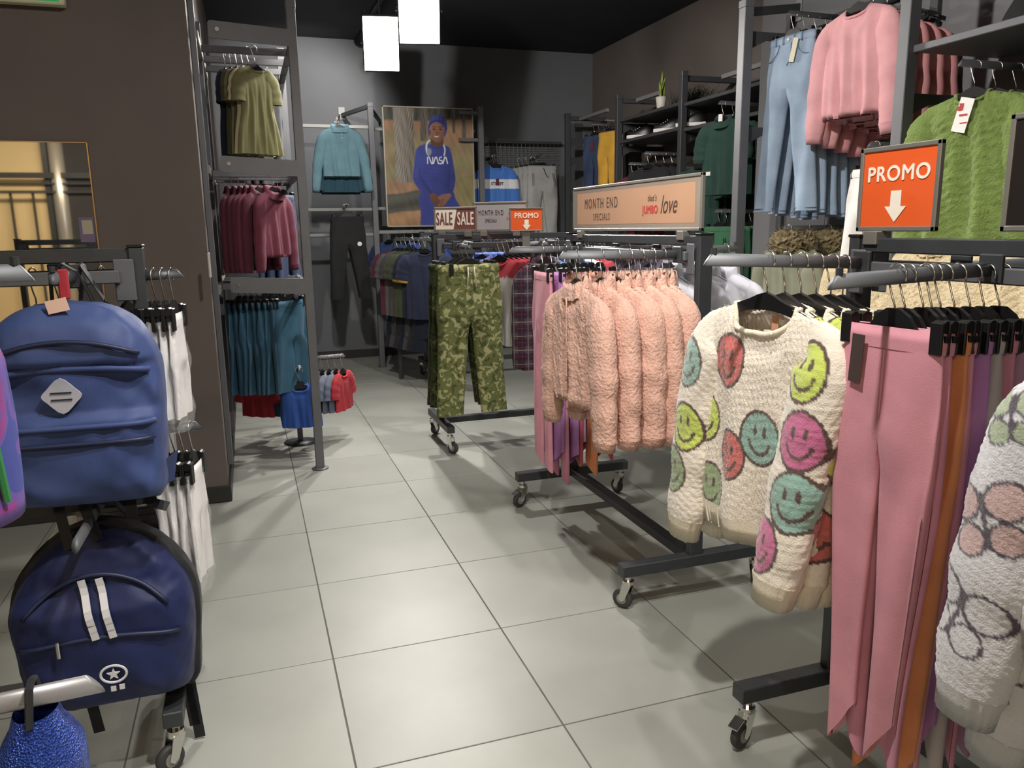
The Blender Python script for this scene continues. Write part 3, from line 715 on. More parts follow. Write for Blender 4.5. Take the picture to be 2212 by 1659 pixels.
for (y, z, xt) in ((5.95, 2.47, 3.36), (5.6, 2.47, 3.36), (4.95, 1.99, 3.30), (4.55, 2.05, 3.25), (3.85, 2.0, 3.35), (3.35, 2.30, 3.22), (3.35, 1.52, 3.22)):
    wob(arm_mb((3.84, y, z), (xt, y, z+.01)), 'hang_arm', POSTD, ru, True)
# near right unit x = 2.6
nu = thing('display_unit', 'tall grey steel display unit of jeans and pink sweatshirts against the pale panel', 'display unit', (2.6, 1.55, 0))
for y in (2.15, .955, -.24): post(nu, 2.6, y, POST, .06, 2.66 if y > 2 else 3.0)
for y in (2.15, .955, -.24):
    wob(MB().bar((2.62, y, 2.60), (3.09, y+.18, 2.70), .03, .045), 'wall_tie', POSTD, nu); wob(MB().box((3.094, y+.185, 2.69), (.012, .05, .13), None, .003), 'tie_plate', RAILB, nu)
    for z in (2.50, 1.98): gusset(nu, 2.62, 3.09, y, z, .10)
wob(MB().box((2.85, .36, 2.155), (.50, 1.13, .03), None, .003), 'shelf', POST, nu)
wob(MB().box((3.07, 1.55, 2.56), (.03, 1.15, .04), None, .003), 'wall_rail', POSTD, nu)
for (y, z, xt) in ((1.86, 2.525, 2.66), (1.36, 2.545, 2.66), (1.16, 1.78, 2.62), (.60, 2.03, 2.52), (1.72, 1.40, 2.60), (.35, 1.45, 2.55), (1.15, 1.40, 2.60)):
    wob(arm_mb((3.09, y, z), (xt, y, z+.005)), 'hang_arm', POSTD, nu, True)
for y in (2.4, 1.3): wob(MB().box((3.085, y, 1.5), (.03, .05, 2.4), None, .003), 'wall_standard', POSTD, nu)

# ---------------------------------------------------------------- lettering
def text_mesh(txt, size, bold=0.0, shear=0.0, sx=1.0, spacing=1.0, depth=.0003):
    cu = bpy.data.curves.new('txt', 'FONT'); cu.body = txt; cu.size = size; cu.align_x = 'CENTER'; cu.align_y = 'CENTER'; cu.shear = shear; cu.space_character = spacing; cu.extrude = depth; cu.resolution_u = 4
    o = bpy.data.objects.new('txt', cu); COL.objects.link(o)
    dg = bpy.context.evaluated_depsgraph_get(); me = bpy.data.meshes.new_from_object(o.evaluated_get(dg)); bpy.data.objects.remove(o); bpy.data.curves.remove(cu)
    if sx != 1.0:
        for v in me.vertices: v.co.x *= sx
    if bold > 0:
        V0 = [tuple(v.co) for v in me.vertices]; F0 = [tuple(p_.vertices) for p_ in me.polygons]; mb = MB()
        for k, (dx, dy) in enumerate(((0, 0), (1, 0), (-1, 0), (0, 1), (0, -1))): mb.add([(x+dx*bold, y+dy*bold, z+k*.00006) for x, y, z in V0], F0)
        me = mb.mesh('lettering')
    return me
def put_text(t, txt, size, x, z, m, y=-.004, **kw):
    me = text_mesh(txt, size, **kw); o = mobj('lettering', me, m, t); o.rotation_euler = (PI/2, 0, 0); o.location = (x, y, z); return o
ORANGE = mat('orange_card', '#e8602a', .45, 0, None, .04, 5); WINK = mat('white_ink', '#f3eadc', .5); GREYFR = mat('sign_frame_grey', '#8d8a84', .38, .45)
TAN = mat('beige_card', '#8f8377', .4, 0, None, .05, 4); SILV = mat('silver_card', '#9a9ca0', .4, 0, None, .05, 4); MAROON = mat('maroon_card', '#7c4a47', .45); DINK = mat('dark_ink', '#4a3a33', .5); REDINK = mat('red_ink', '#b43a3c', .5); BLKCARD = mat('black_card', '#241f1d', .4)
GLOSS = mat('clear_cover', '#ffffff', .08, 0, alpha=.06)
def sign(name, label, loc, rz, w, h, card, clips=(-.35, .35), fr=.012):
    t = thing(name, label, 'sign', loc, rz)
    MB().box((0, 0, h/2), (w-.01, .005, h-.01)).obj('card', card, t)
    f = MB(); f.box((0, 0, fr/2), (w, .014, fr), None, .002).box((0, 0, h-fr/2), (w, .014, fr), None, .002)
    for sd in (-1, 1): f.box((sd*(w/2-fr/2), 0, h/2), (fr, .014, h), None, .002)
    f.obj('frame', GREYFR, t)
    for c in clips: MB().box((c*w, 0, -.016), (.045, .05, .034), None, .002).obj('clip', GREYFR, t)
    return t
def arrow(t, x, z, s, m, y=-.004):
    MB().prism([(x-.22*s, z+.5*s), (x+.22*s, z+.5*s), (x+.22*s, z), (x+.45*s, z), (x, z-.5*s), (x-.45*s, z), (x-.22*s, z)], (0, y-.0005, 0), (1, 0, 0), (0, 0, 1), (0, 1, 0), .001).obj('arrow', m, t)
ZT = 1.397
# month end sign on the pink jacket rack: faces -x
s1 = sign('banner_sign', 'long beige month end specials sign in a steel frame on the pink jacket rack', (1.38, 1.17, ZT+.012), FX, 1.17, .205, TAN, (-.40, .40))
MB().box((0, 0, .1025), (1.07, .0062, .145)).obj('inner_panel', mat('peach_card', '#b48d72', .45, 0, None, .04, 4), s1)
put_text(s1, 'MONTH END', .066, -.27, .122, DINK, sx=.72, spacing=1.36)
put_text(s1, 'SPECIALS', .044, -.26, .062, DINK, sx=.74, spacing=1.4)
put_text(s1, "that's", .036, .215, .128, DINK, sx=.8, shear=.2, spacing=1.15)
put_text(s1, 'JUMBO', .044, .20, .083, REDINK, sx=.86, bold=.0012, spacing=1.12)
put_text(s1, 'love', .10, .345, .098, DINK, sx=.75, shear=.35)
# promo sign on the smiley sweater rack
p = atX(1852, 500, 1.33); q = atX(2022, 505, 1.33)
pw = abs(p.y-q.y)
s2 = sign('promo_sign', 'orange promo sign with a down arrow above the smiley sweaters', (1.33, (p.y+q.y)/2, ZT+.012), FX, pw, .205, ORANGE, (-.22,))
put_text(s2, 'PROMO', .050, 0, .137, WINK, sx=1.0*pw/.235, bold=.0012, spacing=1.08); arrow(s2, 0, .06, .075, WINK)
a = atX(2163, 500, 1.33)
s3 = sign('dark_sign', 'black framed sign with a red round letter beside the orange promo sign', (1.33, a.y-.17, ZT+.012), FX, .34, .235, BLKCARD, (.1,))
put_text(s3, 'O', .11, -.085, .155, REDINK); put_text(s3, 'f', .07, -.088, .065, WINK)
# signs on the rack across the shop: face -y, slightly turned like the photo
def sgn_across(name, label, xa, ya, xb, yb, h, card):
    A = Vector((xa, ya, 0)); B = Vector((xb, yb, 0)); c = (A+B)/2; d = B-A
    return sign(name, label, (c.x, c.y, ZT+.012), math.atan2(d.y, d.x), d.length, h, card, (-.3, .3)), d.length
s4, w4 = sgn_across('sale_sign', 'maroon and white sale sign on the rack below the poster', .995, 3.16, 1.245, 3.02, .155, MAROON)
put_text(s4, 'SALE', .115, w4*.24, .077, WINK, sx=.42, bold=.0012, spacing=1.1)
MB().prism([(-w4/2+.014, .014), (-.012, .014), (.012, .141), (-w4/2+.014, .141)], (0, -.0034, 0), (1, 0, 0), (0, 0, 1), (0, 1, 0), .001).obj('white_half', WINK, s4)
put_text(s4, 'SALE', .115, -w4*.25, .077, MAROON, y=-.0045, sx=.42, bold=.0012, spacing=1.1)
s5, w5 = sgn_across('banner_sign', 'grey month end sign between the sale sign and the small promo sign', 1.255, 3.14, 1.57, 2.96, .185, SILV)
put_text(s5, 'MONTH END', .046, -w5*.17, .115, DINK, sx=.52, spacing=1.25); put_text(s5, 'SPECIALS', .032, -w5*.17, .065, DINK, sx=.6)
put_text(s5, "that's", .022, w5*.2, .11, DINK, sx=.8); put_text(s5, 'JUMBO', .028, w5*.2, .078, REDINK, sx=.7); put_text(s5, 'love', .05, w5*.35, .09, DINK, sx=.6, shear=.3)
p = atY(1101, 500, 2.75); q = atY(1173, 500, 2.75); r = atY(1101, 449, 2.75)
s6 = sign('promo_sign', 'small orange promo sign with a down arrow beside the camouflage trousers', ((p.x+q.x)/2, 2.75, p.z), 0, q.x-p.x, r.z-p.z, ORANGE, (), .007)
hh = r.z-p.z
put_text(s6, 'PROMO', .044, 0, hh*.66, WINK, sx=.98, bold=.0012, spacing=1.08); arrow(s6, 0, hh*.27, .062, WINK)
MB().box((0, .01, -.05), (.05, .012, .11), None, .002).obj('clip', GREYFR, s6)

# ---------------------------------------------------------------- poster (the print is one panel with a painted colour layer)
po = thing('framed_poster', 'large framed photo poster of a person in a blue beanie and sweatshirt among pine trees', 'poster', (1.715, 6.38, 1.46))
YP = 6.355
xL, xR = 1.245, 2.185; zB, zT = 1.455, 2.645
wob(MB().box(((xL+xR)/2, YP+.012, (zB+zT)/2), (xR-xL, .02, zT-zB)), 'backing', WDARK, po)
f = MB()
for xx in (xL, xR): f.box((xx, YP+.004, (zB+zT)/2), (.014, .03, zT-zB+.014), None, .002)
for zz in (zB, zT): f.box(((xL+xR)/2, YP+.004, zz), (xR-xL+.014, .03, .014), None, .002)
wob(f, 'frame', mat('poster_frame', '#b9b2a4', .4, .3), po)
GXn, GZn = 250, 316
gx, gz = np.meshgrid(np.linspace(xL+.006, xR-.006, GXn), np.linspace(zB+.006, zT-.006, GZn))
def _proj(X, Y, Z):
    d = np.stack([X-CAM.x, np.full_like(X, Y)-CAM.y, Z-CAM.z], -1); zz = d @ np.array(_fw)
    return 1106+FPX*(d @ np.array(_r2))/zz, 829.5-FPX*(d @ np.array(_u2))/zz
_px, _py = _proj(gx, YP, gz)
QX = (_px-640)/.30136; QY = (_py-200)/.30136           # working units of the layout below
def _blur(a, n):
    for _ in range(n):
        a = (np.pad(a, ((1, 1), (0, 0)), 'edge')[:-2]+2*a+np.pad(a, ((1, 1), (0, 0)), 'edge')[2:])/4
        a = (np.pad(a, ((0, 0), (1, 1)), 'edge')[:, :-2]+2*a+np.pad(a, ((0, 0), (1, 1)), 'edge')[:, 2:])/4
    return a
def _mask(poly, soft=2, smooth=True):
    P = np.array(catmull(poly, 6) if smooth else poly, float); m = np.zeros(QX.shape, bool)
    x0, y0 = P[-1]
    for x1, y1 in P:
        if y0 != y1:
            c = ((y0 > QY) != (y1 > QY)) & (QX < (x1-x0)*(QY-y0)/(y1-y0)+x0); m ^= c
        x0, y0 = x1, y1
    return _blur(m.astype(float), soft)
IMG = np.zeros(QX.shape+(3,)); _rs = np.random.RandomState(2)
def rnd(f, seed, sx=1.0, sy=1.0): return vnoise(QX*sx, QY*sy, QX*0, seed, f)
def paint(poly, col, soft=2, shade=None, smooth=True, op=1.0):
    m = (_mask(poly, soft, smooth)*op)[..., None]; c = np.array(lin(col))
    c = c*(1+(shade if shade is not None else 0))[..., None] if shade is not None else c
    IMG[:] = IMG*(1-m)+np.clip(c, 0, 1)*m
def strk(pts, wd, col, soft=1, op=1.0):
    P = [np.array(p_, float) for p_ in pts]; Lf = []; Rt = []
    for i in range(len(P)):
        a_ = P[max(i-1, 0)]; b_ = P[min(i+1, len(P)-1)]; d_ = b_-a_; d_ /= (np.linalg.norm(d_)+1e-9); n_ = np.array([-d_[1], d_[0]])*wd/2
        Lf.append(P[i]+n_); Rt.append(P[i]-n_)
    paint(Lf+Rt[::-1], col, soft, None, False, op)
# ground and forest
gn = rnd(.03, 5)*.5+rnd(.09, 6)*.5+_rs.uniform(-1, 1, QX.shape)*.35
mixf = _blur(np.clip(.5+.6*rnd(.012, 9, 1, 1.6), 0, 1), 4)[..., None]
IMG[:] = np.array(lin('#8b8558'))*(1-mixf)+np.array(lin('#a58660'))*mixf
IMG *= (1+.22*gn)[..., None]
paint([(600, 60), (1300, 60), (1300, 205), (1100, 195), (900, 215), (600, 195)], '#4f4e47', 14, .35*rnd(.05, 3, 1.6, .5))
paint([(600, 200), (900, 205), (1300, 205), (1300, 345), (1100, 360), (850, 270), (620, 262)], '#a97f58', 10, .18*gn)
paint([(630, 650), (760, 630), (880, 660), (890, 740), (760, 745), (630, 765)], '#a9805c', 8, .25*gn)
paint([(620, 845), (900, 830), (1280, 790), (1320, 990), (620, 990)], '#a57a50', 10, .30*gn)
paint([(1150, 640), (1280, 600), (1300, 800), (1180, 800)], '#8d8150', 14, .25*gn)
paint([(620, 745), (760, 722), (900, 705), (900, 832), (760, 852), (620, 864)], '#58584c', 4, .25*np.sin((QY-740+.16*(QX-640))/19)+.1*gn)
for q_ in ([(888, 60), (942, 60), (938, 220), (930, 345), (888, 350), (890, 200)], [(1185, 60), (1216, 60), (1212, 200), (1220, 325), (1188, 325)], [(1112, 60), (1142, 60), (1138, 290), (1118, 295)], [(1040, 60), (1062, 60), (1060, 180), (1042, 180)]): paint(q_, '#665d53', 3, .3*rnd(.10, 12, 2.2, .4), False)
bark = .30*rnd(.16, 21, 1.7, .35)+.22*rnd(.35, 22, 1.6, .3)-.30*np.clip((QX-790)/60, -1, 1)+.06
paint([(690, 60), (842, 60), (840, 200), (848, 380), (835, 500), (832, 640), (770, 648), (716, 634), (712, 500), (705, 350), (695, 200)], '#857d72', 2, bark, False)
# figure
fold = .10*rnd(.05, 31, 1, .6)+.07*rnd(.13, 32)
paint([(880, 735), (960, 700), (1110, 700), (1145, 765), (1200, 860), (1275, 980), (1010, 990), (900, 990), (893, 860)], '#2b3b92', 2, fold-.1*np.clip((QX-1050)/120, -1, 1))
paint([(946, 300), (948, 225), (975, 177), (1015, 161), (1060, 178), (1079, 225), (1078, 275), (1062, 315), (1000, 330)], '#33419a', 1, .16*np.sin(QX/4.2)-.2*np.clip((QX-1020)/70, -1, 1))
paint([(972, 320), (1050, 320), (1045, 395), (1000, 405), (968, 385)], '#6a4232', 2)
paint([(953, 265), (965, 225), (1000, 212), (1040, 222), (1062, 255), (1060, 300), (1040, 345), (1005, 356), (975, 335), (957, 300)], '#93614a', 2, -.26*np.clip((QX-1012)/50, -1, 1)-.10*np.clip((QY-300)/60, -1, 1))
paint([(948, 262), (952, 225), (990, 196), (1030, 196), (1068, 225), (1080, 265), (1064, 256), (1035, 222), (998, 212), (966, 230)], '#28357f', 1, .14*np.sin(QX/4.2))
paint([(952, 275), (960, 270), (964, 292), (956, 296)], '#6b4231', 1)
for ex_ in (987, 1034): paint([(ex_-12, 263), (ex_, 257), (ex_+12, 265), (ex_, 268)], '#2a1a16', 1); strk(catmull([(ex_-15, 250), (ex_, 243), (ex_+15, 251)], 4, False), 4.5, '#3a241c', 1)
paint([(1008, 262), (1016, 285), (1024, 293), (1010, 298), (998, 292), (1006, 282)], '#7d4f3c', 2)
paint([(980, 306), (1005, 312), (1028, 308), (1018, 326), (1000, 330), (986, 322)], '#6b3a33', 1); paint([(985, 309), (1005, 314), (1024, 310), (1015, 320), (996, 321)], '#e8e2dc', 1)
paint([(862, 405), (925, 368), (972, 372), (1005, 396), (1045, 380), (1085, 385), (1108, 420), (1128, 520), (1140, 620), (1128, 700), (1105, 735), (1060, 722), (1000, 735), (950, 752), (905, 725), (838, 625), (846, 510)], '#2d3c96', 2, fold-.20*np.clip((QX-1010)/120, -1, 1)-.12*np.clip((QY-600)/120, -1, 1))
paint([(885, 520), (893, 600), (960, 690), (975, 725), (962, 732), (915, 665), (880, 590)], '#202b70', 4, None, True, .6)
paint([(1095, 470), (1103, 560), (1098, 660), (1085, 705), (1082, 650), (1090, 560)], '#202b70', 4, None, True, .6)
strk(catmull([(972, 376), (1003, 400), (1046, 384)], 6, False), 5, '#222d72', 1)
paint([(955, 735), (985, 722), (1020, 745), (1050, 775), (1075, 800), (1060, 828), (1025, 832), (1000, 820), (975, 790)], '#6f4635', 1, -.2*np.clip((QY-780)/50, -1, 1))
paint([(1015, 750), (1060, 728), (1105, 725), (1108, 745), (1085, 775), (1062, 805), (1040, 815), (1012, 812), (1030, 780)], '#8f5f49', 1, -.15*np.clip((QY-770)/50, -1, 1))
for k in range(3): strk([(1022+k*3, 776+k*14), (1058-k*4, 766+k*14)], 3.2, '#4a2c22', 0)
strk(catmull([(958, 340), (938, 362), (932, 395), (938, 430), (950, 452)], 6, False), 12, '#dfe2ea', 1); strk(catmull([(1055, 375), (1064, 400), (1064, 430), (1058, 455)], 6, False), 10, '#cfd2de', 1)
paint([(940, 405), (958, 400), (970, 420), (962, 445), (945, 450), (938, 430)], '#8f98a8', 1)
for pts in ([(941, 511), (941, 470), (946, 463), (953, 466), (967, 503), (972, 509), (978, 503), (978, 462)], [(983, 511), (995, 470), (1001, 463), (1007, 470), (1019, 511)],
            [(1044, 464), (1032, 464), (1026, 470), (1026, 480), (1032, 486), (1040, 487), (1046, 492), (1046, 503), (1040, 509), (1022, 509)], [(1051, 511), (1062, 470), (1068, 463), (1074, 470), (1085, 511)]):
    strk(catmull(pts, 4, False), 8.5, '#e4e6ee', 0)
_lum = IMG.mean(-1, keepdims=True); IMG[:] = (IMG*.80+_lum*.20)*1.12+.008
Vp = np.stack([gx-1.715, np.full_like(gx, YP-.0015-6.38), gz-1.46], -1).reshape(-1, 3)
PRINT = attr_mat('poster_print', .45, 0, None)
mobj('print', npmesh('print', Vp, grid_faces(GXn, GZn), True, np.clip(IMG, 0, 1).reshape(-1, 3)), PRINT, po)
# ---------------------------------------------------------------- fabrics
def sherpa(name, c): return mat(name, c, .95, 0, (105, .8, .010), .10, 24, .3, .15)
PINKF = sherpa('pink_sherpa', '#d9ae9e'); CREAMF = sherpa('cream_sherpa', '#dcc9a4'); GREENF = sherpa('green_sherpa', '#75894a'); LAVF = sherpa('lavender_sherpa', '#b0a6bd')
CREAMK = cloth('cream_knit', '#e9dfcf', .05, .4, .95, (300, .7, .003)); GREYK = cloth('pale_grey_knit', '#cfd0d3', .05, .4, .95, (300, .7, .003))
SMILEK = attr_mat('smiley_knit'); BUTK = attr_mat('butterfly_knit')
CAMO = ramp_mat('camouflage', [(0, '#4c5330'), (.38, '#6a7145'), (.58, '#a8a67a')], 27, .85, 1.0, .8)
CAMOD = ramp_mat('dark_camouflage', [(0, '#23280f'), (.40, '#343b20'), (.60, '#5c5f3a')], 27, .85, 1.0, .8)
PLAID = plaid_mat('plaid', '#544657', '#271d2c', '#8f8078', '#6e2a35')
DENL = cloth('light_denim', '#8ea6c3', .12, .05, .8, (350, .5, .002), 5, '#a3b6cc'); DENN = cloth('dark_denim', '#3a4a6c', .25, .05, .8, (350, .5, .002), 5)
C = {}
for nm, c in dict(salmon='#d98c9c', pink='#d98aa6', orange='#e98d5a', mauve='#b58bb3', lilac='#b77ac0', greyl='#b9b1b5', magenta='#cf5f96', redp='#b8505f', sweat='#e9a2a8', sweat2='#dd8f92',
                  olive='#76744a', olived='#4a4930', beige='#bfae84', maroon='#733044', maroon2='#5f2839', teal='#2f5d79', teal2='#274d66', polo='#6f9dad', polod='#2f5566', black='#2b2b2d', navy='#252c45', navyd='#1d2233',
                  blue='#4f7fd0', royal='#4668c8', blueh='#5a78d2', red='#c23848', white='#eceae6', greyj='#a9a9a8', yellow='#e6a82c', charcoal='#45464a', grey='#7f8086', dgreen='#24453b', green='#3f7a56', wine='#7b2233', tank='#2f57b4', tank2='#5c7391', tred='#c5303c', khaki='#8a8c74', forest='#3c4a36', stripe='#5d5855', bluet='#35508f', slate='#6d7789').items():
    C[nm] = cloth('cloth_'+nm, c)
PUFF = mat('grey_puffer', '#b9bac4', .5, 0, (40, .3, .004), .06, 8, .1, .4)
FUR = mat('brown_fur', '#94845c', 1.0, 0, (160, 1.0, .02), .35, 60, .3)
BAND = cloth('cream_rib', '#e6dac2', .04, .3, .95, (260, .7, .002)); BANDG = cloth('grey_rib', '#c9cacd', .04, .3, .95, (260, .7, .002))
def run(kind_list, name, label, cat, pts, rz, group, hk='top', HW=.17, hl='', hg='', first=None, jit=.05, nm0=None):
    """hang look-alikes at pts; first=(label) gives the foremost its own label"""
    for k, P in enumerate(pts):
        pr = kind_list[k % len(kind_list)]
        rnd = random.Random(hash((name, k, len(pts))) & 0xffff)
        r = rz[k] if hasattr(rz, '__len__') else rz+((k*37 % 11)/11-.5)*2*jit*(0 if k == 0 else 1)
        one = first is not None and k == 0
        hang(pr, name, first if one else label, cat, P, r, group if not one else group, hk, HW, hl, hg)

# ---------------------------------------------------------------- pink sherpa jackets
def fleece(m, seed, L=.40, W=.20): return top_parts(m, W=W, Wh=W*1.06, L=L, D=.036, neck=.075, dropf=.05, slope=.05, nx=70, nz=70, fold=.012, ff=2.4, seed=seed, fuzz=.0032, ffreq=210, sleeve=.42, sr=(.078, .058), sout=.055, collar='stand', hem=.035, cuff=.03, sseg=30, sring=50,
        pieces=[('front_seam', MB().tube([(.004, -.041, -.16-k*.03) for k in range(11)], .0035, 5).mesh('front_seam', True), m)])
fl_k = [fleece(PINKF, s) for s in (3, 11, 23)]
YA = .65
pts = [Vector((atY(x, 535, YA).x, YA, 1.347)) for x in (1246, 1300, 1334, 1362, 1386, 1410, 1434)]
run(fl_k, 'fleece_jacket', 'fluffy pink sherpa jacket in the row behind the foremost one', 'jacket', pts, FX, 'pink sherpa jackets', 'top', .17, 'black hanger inside a fluffy pink sherpa jacket', 'hangers of the pink jackets', first='fluffy pink sherpa jacket foremost on its arm, front to the aisle', jit=.12)

# ---------------------------------------------------------------- smiley sweaters
OUTL = np.array(lin('#5f4b45')); KN = np.array(lin('#ece2d4'))
SC = {k: np.array(lin(v)) for k, v in dict(r='#cd716d', l='#ccdb68', t='#94b6ac', g='#98ab80', m='#cb7099', b='#8fb7c0').items()}
def smile_col(lists):
    def fn(x, z, side):
        c = np.tile(KN, (len(x), 1))
        for (cx, cz, r, k) in lists.get(side, []):
            dx = (x-cx)/r; dz = (z-cz)/(r*1.12); d = np.hypot(dx, dz)
            c[d < 1] = SC[k]; c[(d > .90) & (d < 1.02)] = OUTL
            for e in (-.26, .26): c[(((dx-e)/.10)**2+((dz-.25)/.20)**2) < 1] = OUTL
            dm = np.hypot(dx, dz+.02); c[(np.abs(dm-.55) < .065) & (dz < -.12)] = OUTL
        return c
    return fn
def sweater(m, cf, seed, band, L=.56): return top_parts(m, W=.21, Wh=.222, L=L, D=.04, neck=.105, dropf=.085, slope=.055, nx=150, nz=180, fold=.016, ff=1.6, seed=seed, fuzz=.0014, ffreq=260, sleeve=.53, sr=(.085, .066), sout=.075, sfwd=.02, sout_r=-.03, sfwd_r=.075, collar='rib', trim=band, hem=.06, cuff=.06, colfn=cf, sseg=88, sring=150)
E_ = .062
def fuzz_part(parts, m, n, seed, length=.008, w=.0004):
    r = np.random.RandomState(seed); VV = []; FF = []; CC = []; o = 0
    srcs = [(pn, me) for pn, me, _ in parts if pn in ('body', 'sleeve')]; tot = sum(len(me.vertices) for _, me in srcs)
    for pn, me in srcs:
        k = len(me.vertices); co = np.zeros(k*3); me.vertices.foreach_get('co', co); co = co.reshape(-1, 3)
        no = np.zeros(k*3); me.vertex_normals.foreach_get('vector', no); no = no.reshape(-1, 3)
        cl = np.zeros(k*4); me.color_attributes['Col'].data.foreach_get('color', cl); cl = cl.reshape(-1, 4)[:, :3]
        ix = r.randint(0, k, int(n*k/tot)); p = co[ix]; d = no[ix]*r.choice([1.0], (len(ix), 1))
        if pn == 'body': d = d*np.where(d[:, 1:2]*p[:, 1:2] < 0, -1, 1)
        d = d+r.normal(0, .45, d.shape)+np.array([0, 0, -.25]); d /= np.linalg.norm(d, axis=1)[:, None]
        t = np.cross(d, r.normal(0, 1, d.shape)); t /= np.linalg.norm(t, axis=1)[:, None]
        e = p+d*(length*r.uniform(.5, 1.2, (len(ix), 1)))
        q = len(ix); V = np.concatenate([p-t*w, p+t*w, e]); VV.append(V); CC.append(np.concatenate([cl[ix]]*3))
        FF += [(o+i, o+q+i, o+2*q+i) for i in range(q)]; o += 3*q
    return ('knit_fuzz', npmesh('knit_fuzz', np.concatenate(VV), FF, False, np.concatenate(CC)), m)
def with_fuzz(parts, m, n, seed):
    lab = ('neck_label', MB().box((.02, .012, -HOOKD-.075), (.022, .002, .06)).mesh('neck_label'), cloth('orange_label', '#e0a07c'))
    return parts+[fuzz_part(parts, m, n, seed), lab]
smA = sweater(SMILEK, smile_col({'f': [(-.085, -.165, E_, 'r'), (.045, -.335, E_, 't'), (-.055, -.40, E_*.95, 'r'), (-.19, -.33, E_, 'l'), (.19, -.46, E_, 'm'), (-.16, -.52, E_, 'g')],
                             'b': [(0, -.2, E_, 'l'), (.12, -.4, E_, 'r'), (-.12, -.4, E_, 't')], 'l': [(-.245, -.19, E_, 't'), (-.24, -.37, E_, 'l'), (-.29, -.50, E_, 'g')], 'r': [(.185, -.15, E_, 'l'), (.20, -.30, E_, 'm'), (.205, -.44, E_*1.05, 't'), (.13, -.56, E_, 'm')]}), 4, BAND)
smB = sweater(SMILEK, smile_col({'f': [(-.02, -.2, E_, 'm'), (.15, -.26, E_, 'r'), (.09, -.43, E_, 'r'), (-.1, -.36, E_, 'b'), (-.14, -.12, E_, 't'), (.16, -.08, E_*.8, 'l')],
                             'b': [(0, -.2, E_, 'l')], 'l': [(-.25, -.25, E_, 'l'), (-.28, -.45, E_, 'r')], 'r': [(.20, -.13, E_, 'l'), (.21, -.33, E_, 'l'), (.2, -.52, E_, 'r')]}), 8, BAND)
smA = with_fuzz(smA, SMILEK, 26000, 1); smB = with_fuzz(smB, SMILEK, 16000, 2)
YB = -.32
pts = [Vector((atY(x, 548, YB).x, YB, 1.366-.003*k)) for k, x in enumerate((1661, 1700, 1735, 1768, 1800, 1826))]
run([smA, smB, smB, smA, smB, smB], 'knit_sweater', 'fuzzy cream smiley sweater hanging behind the foremost one', 'sweater', pts, [FX+.08, FX-.10, FX-.02, FX, FX+.05, FX], 'smiley sweaters', 'top', .20, 'black hanger inside a cream smiley sweater', 'hangers of the smiley sweaters', first='fuzzy cream sweater with coloured smiley faces, foremost on its arm')

# ---------------------------------------------------------------- leggings on the same rack
def legging(m, seed, L=.74, pt=.035): return leg_parts(m, W=.113, L=L+.09, D=.018, hip=.12, crotch=.20, lt=.06, lh=.034, gap=.004, spread=-.016, point=pt*1.8, fold=.006, seed=seed, band_h=.038)
LG = {k: legging(C[k], i+1, .74+.02*(i % 3)+(.06 if k == 'orange' else 0), .035 if i % 2 == 0 else -.035) for i, k in enumerate(('salmon', 'pink', 'orange', 'mauve', 'lilac', 'greyl', 'magenta', 'redp'))}
tagp = tag_piece(-.06, -.026, -HOOKD-.035, .03, .10, mat('dark_tag', '#4a3c3a', .5), .05)
seam_ = ('front_seam', MB().tube([(0, -.0215, -HOOKD-.06-k*.02) for k in range(8)], .0022, 5).mesh('front_seam', True), C['salmon'])
YC = -.68
ords = ('salmon', 'pink', 'orange', 'pink', 'lilac', 'greyl', 'pink', 'mauve', 'magenta'); labs = dict(salmon='salmon pink leggings with a dark tag, foremost on the arm', pink='pink leggings hanging between orange and purple ones', orange='orange leggings with a pointed hem beside the pink ones', lilac='lilac leggings between pink and grey ones', greyl='pale grey leggings among pink ones', mauve='dusty mauve leggings near the arm end', magenta='magenta leggings last on the arm')
for k, x in enumerate((1940, 1962, 2002, 2020, 2040, 2070, 2104, 2134, 2168)):
    P = Vector((atY(x, 575, YC).x, YC, 1.349-.001*k)); kk = ords[k]
    pr = LG[kk]+([tagp, seam_] if k == 0 else [])
    hang(pr, 'leggings', labs[kk], 'leggings', P, FX+(.12 if k == 0 else ((k*5 % 7)-3)*.03), 'coloured leggings on the near rack', 'clip', .12, 'black clip hanger holding leggings on the near rack arm', 'clip hangers of the near leggings')

# ---------------------------------------------------------------- butterfly sweaters
def but_col(lst):
    K2 = np.array(lin('#dadae0')); PK = np.array(lin('#d0b3b3')); GR = np.array(lin('#a9b59b')); OL = np.array(lin('#57505c'))
    def fn(x, z, side):
        c = np.tile(K2, (len(x), 1)); 
        for (cx, cz, r, rot, k) in lst.get(side, []):
            X = x-cx; Z = z-cz; u = X*math.cos(rot)+Z*math.sin(rot); w = -X*math.sin(rot)+Z*math.cos(rot)
            col = {'p': PK, 'g': GR, 'w': K2*.97}[k]
            for sx in (-1, 1):
                for (ox, oz, ax, az) in ((.55, .38, .52, .42), (.42, -.42, .40, .36)):
                    d = np.hypot((u/r-sx*ox)/ax, (w/r-oz)/az); c[d < 1] = col; c[(d > .86) & (d < 1.05)] = OL
            c[(np.abs(u) < .07*r) & (np.abs(w) < .6*r)] = OL
        return c
    return fn
bA = sweater(BUTK, but_col({'f': [(-.10, -.12, .075, .4, 'g'), (-.13, -.26, .085, .3, 'p'), (.06, -.22, .08, -.3, 'p'), (-.10, -.42, .085, -.5, 'p'), (.10, -.42, .08, .4, 'w')], 'l': [(-.235, -.14, .06, .2, 'g'), (-.255, -.32, .08, .3, 'p'), (-.285, -.50, .08, -.3, 'w')], 'r': [(.25, -.3, .08, 0, 'p')]}), 14, BANDG, .46)
bA = with_fuzz(bA, BUTK, 26000, 3)
YD = -1.20
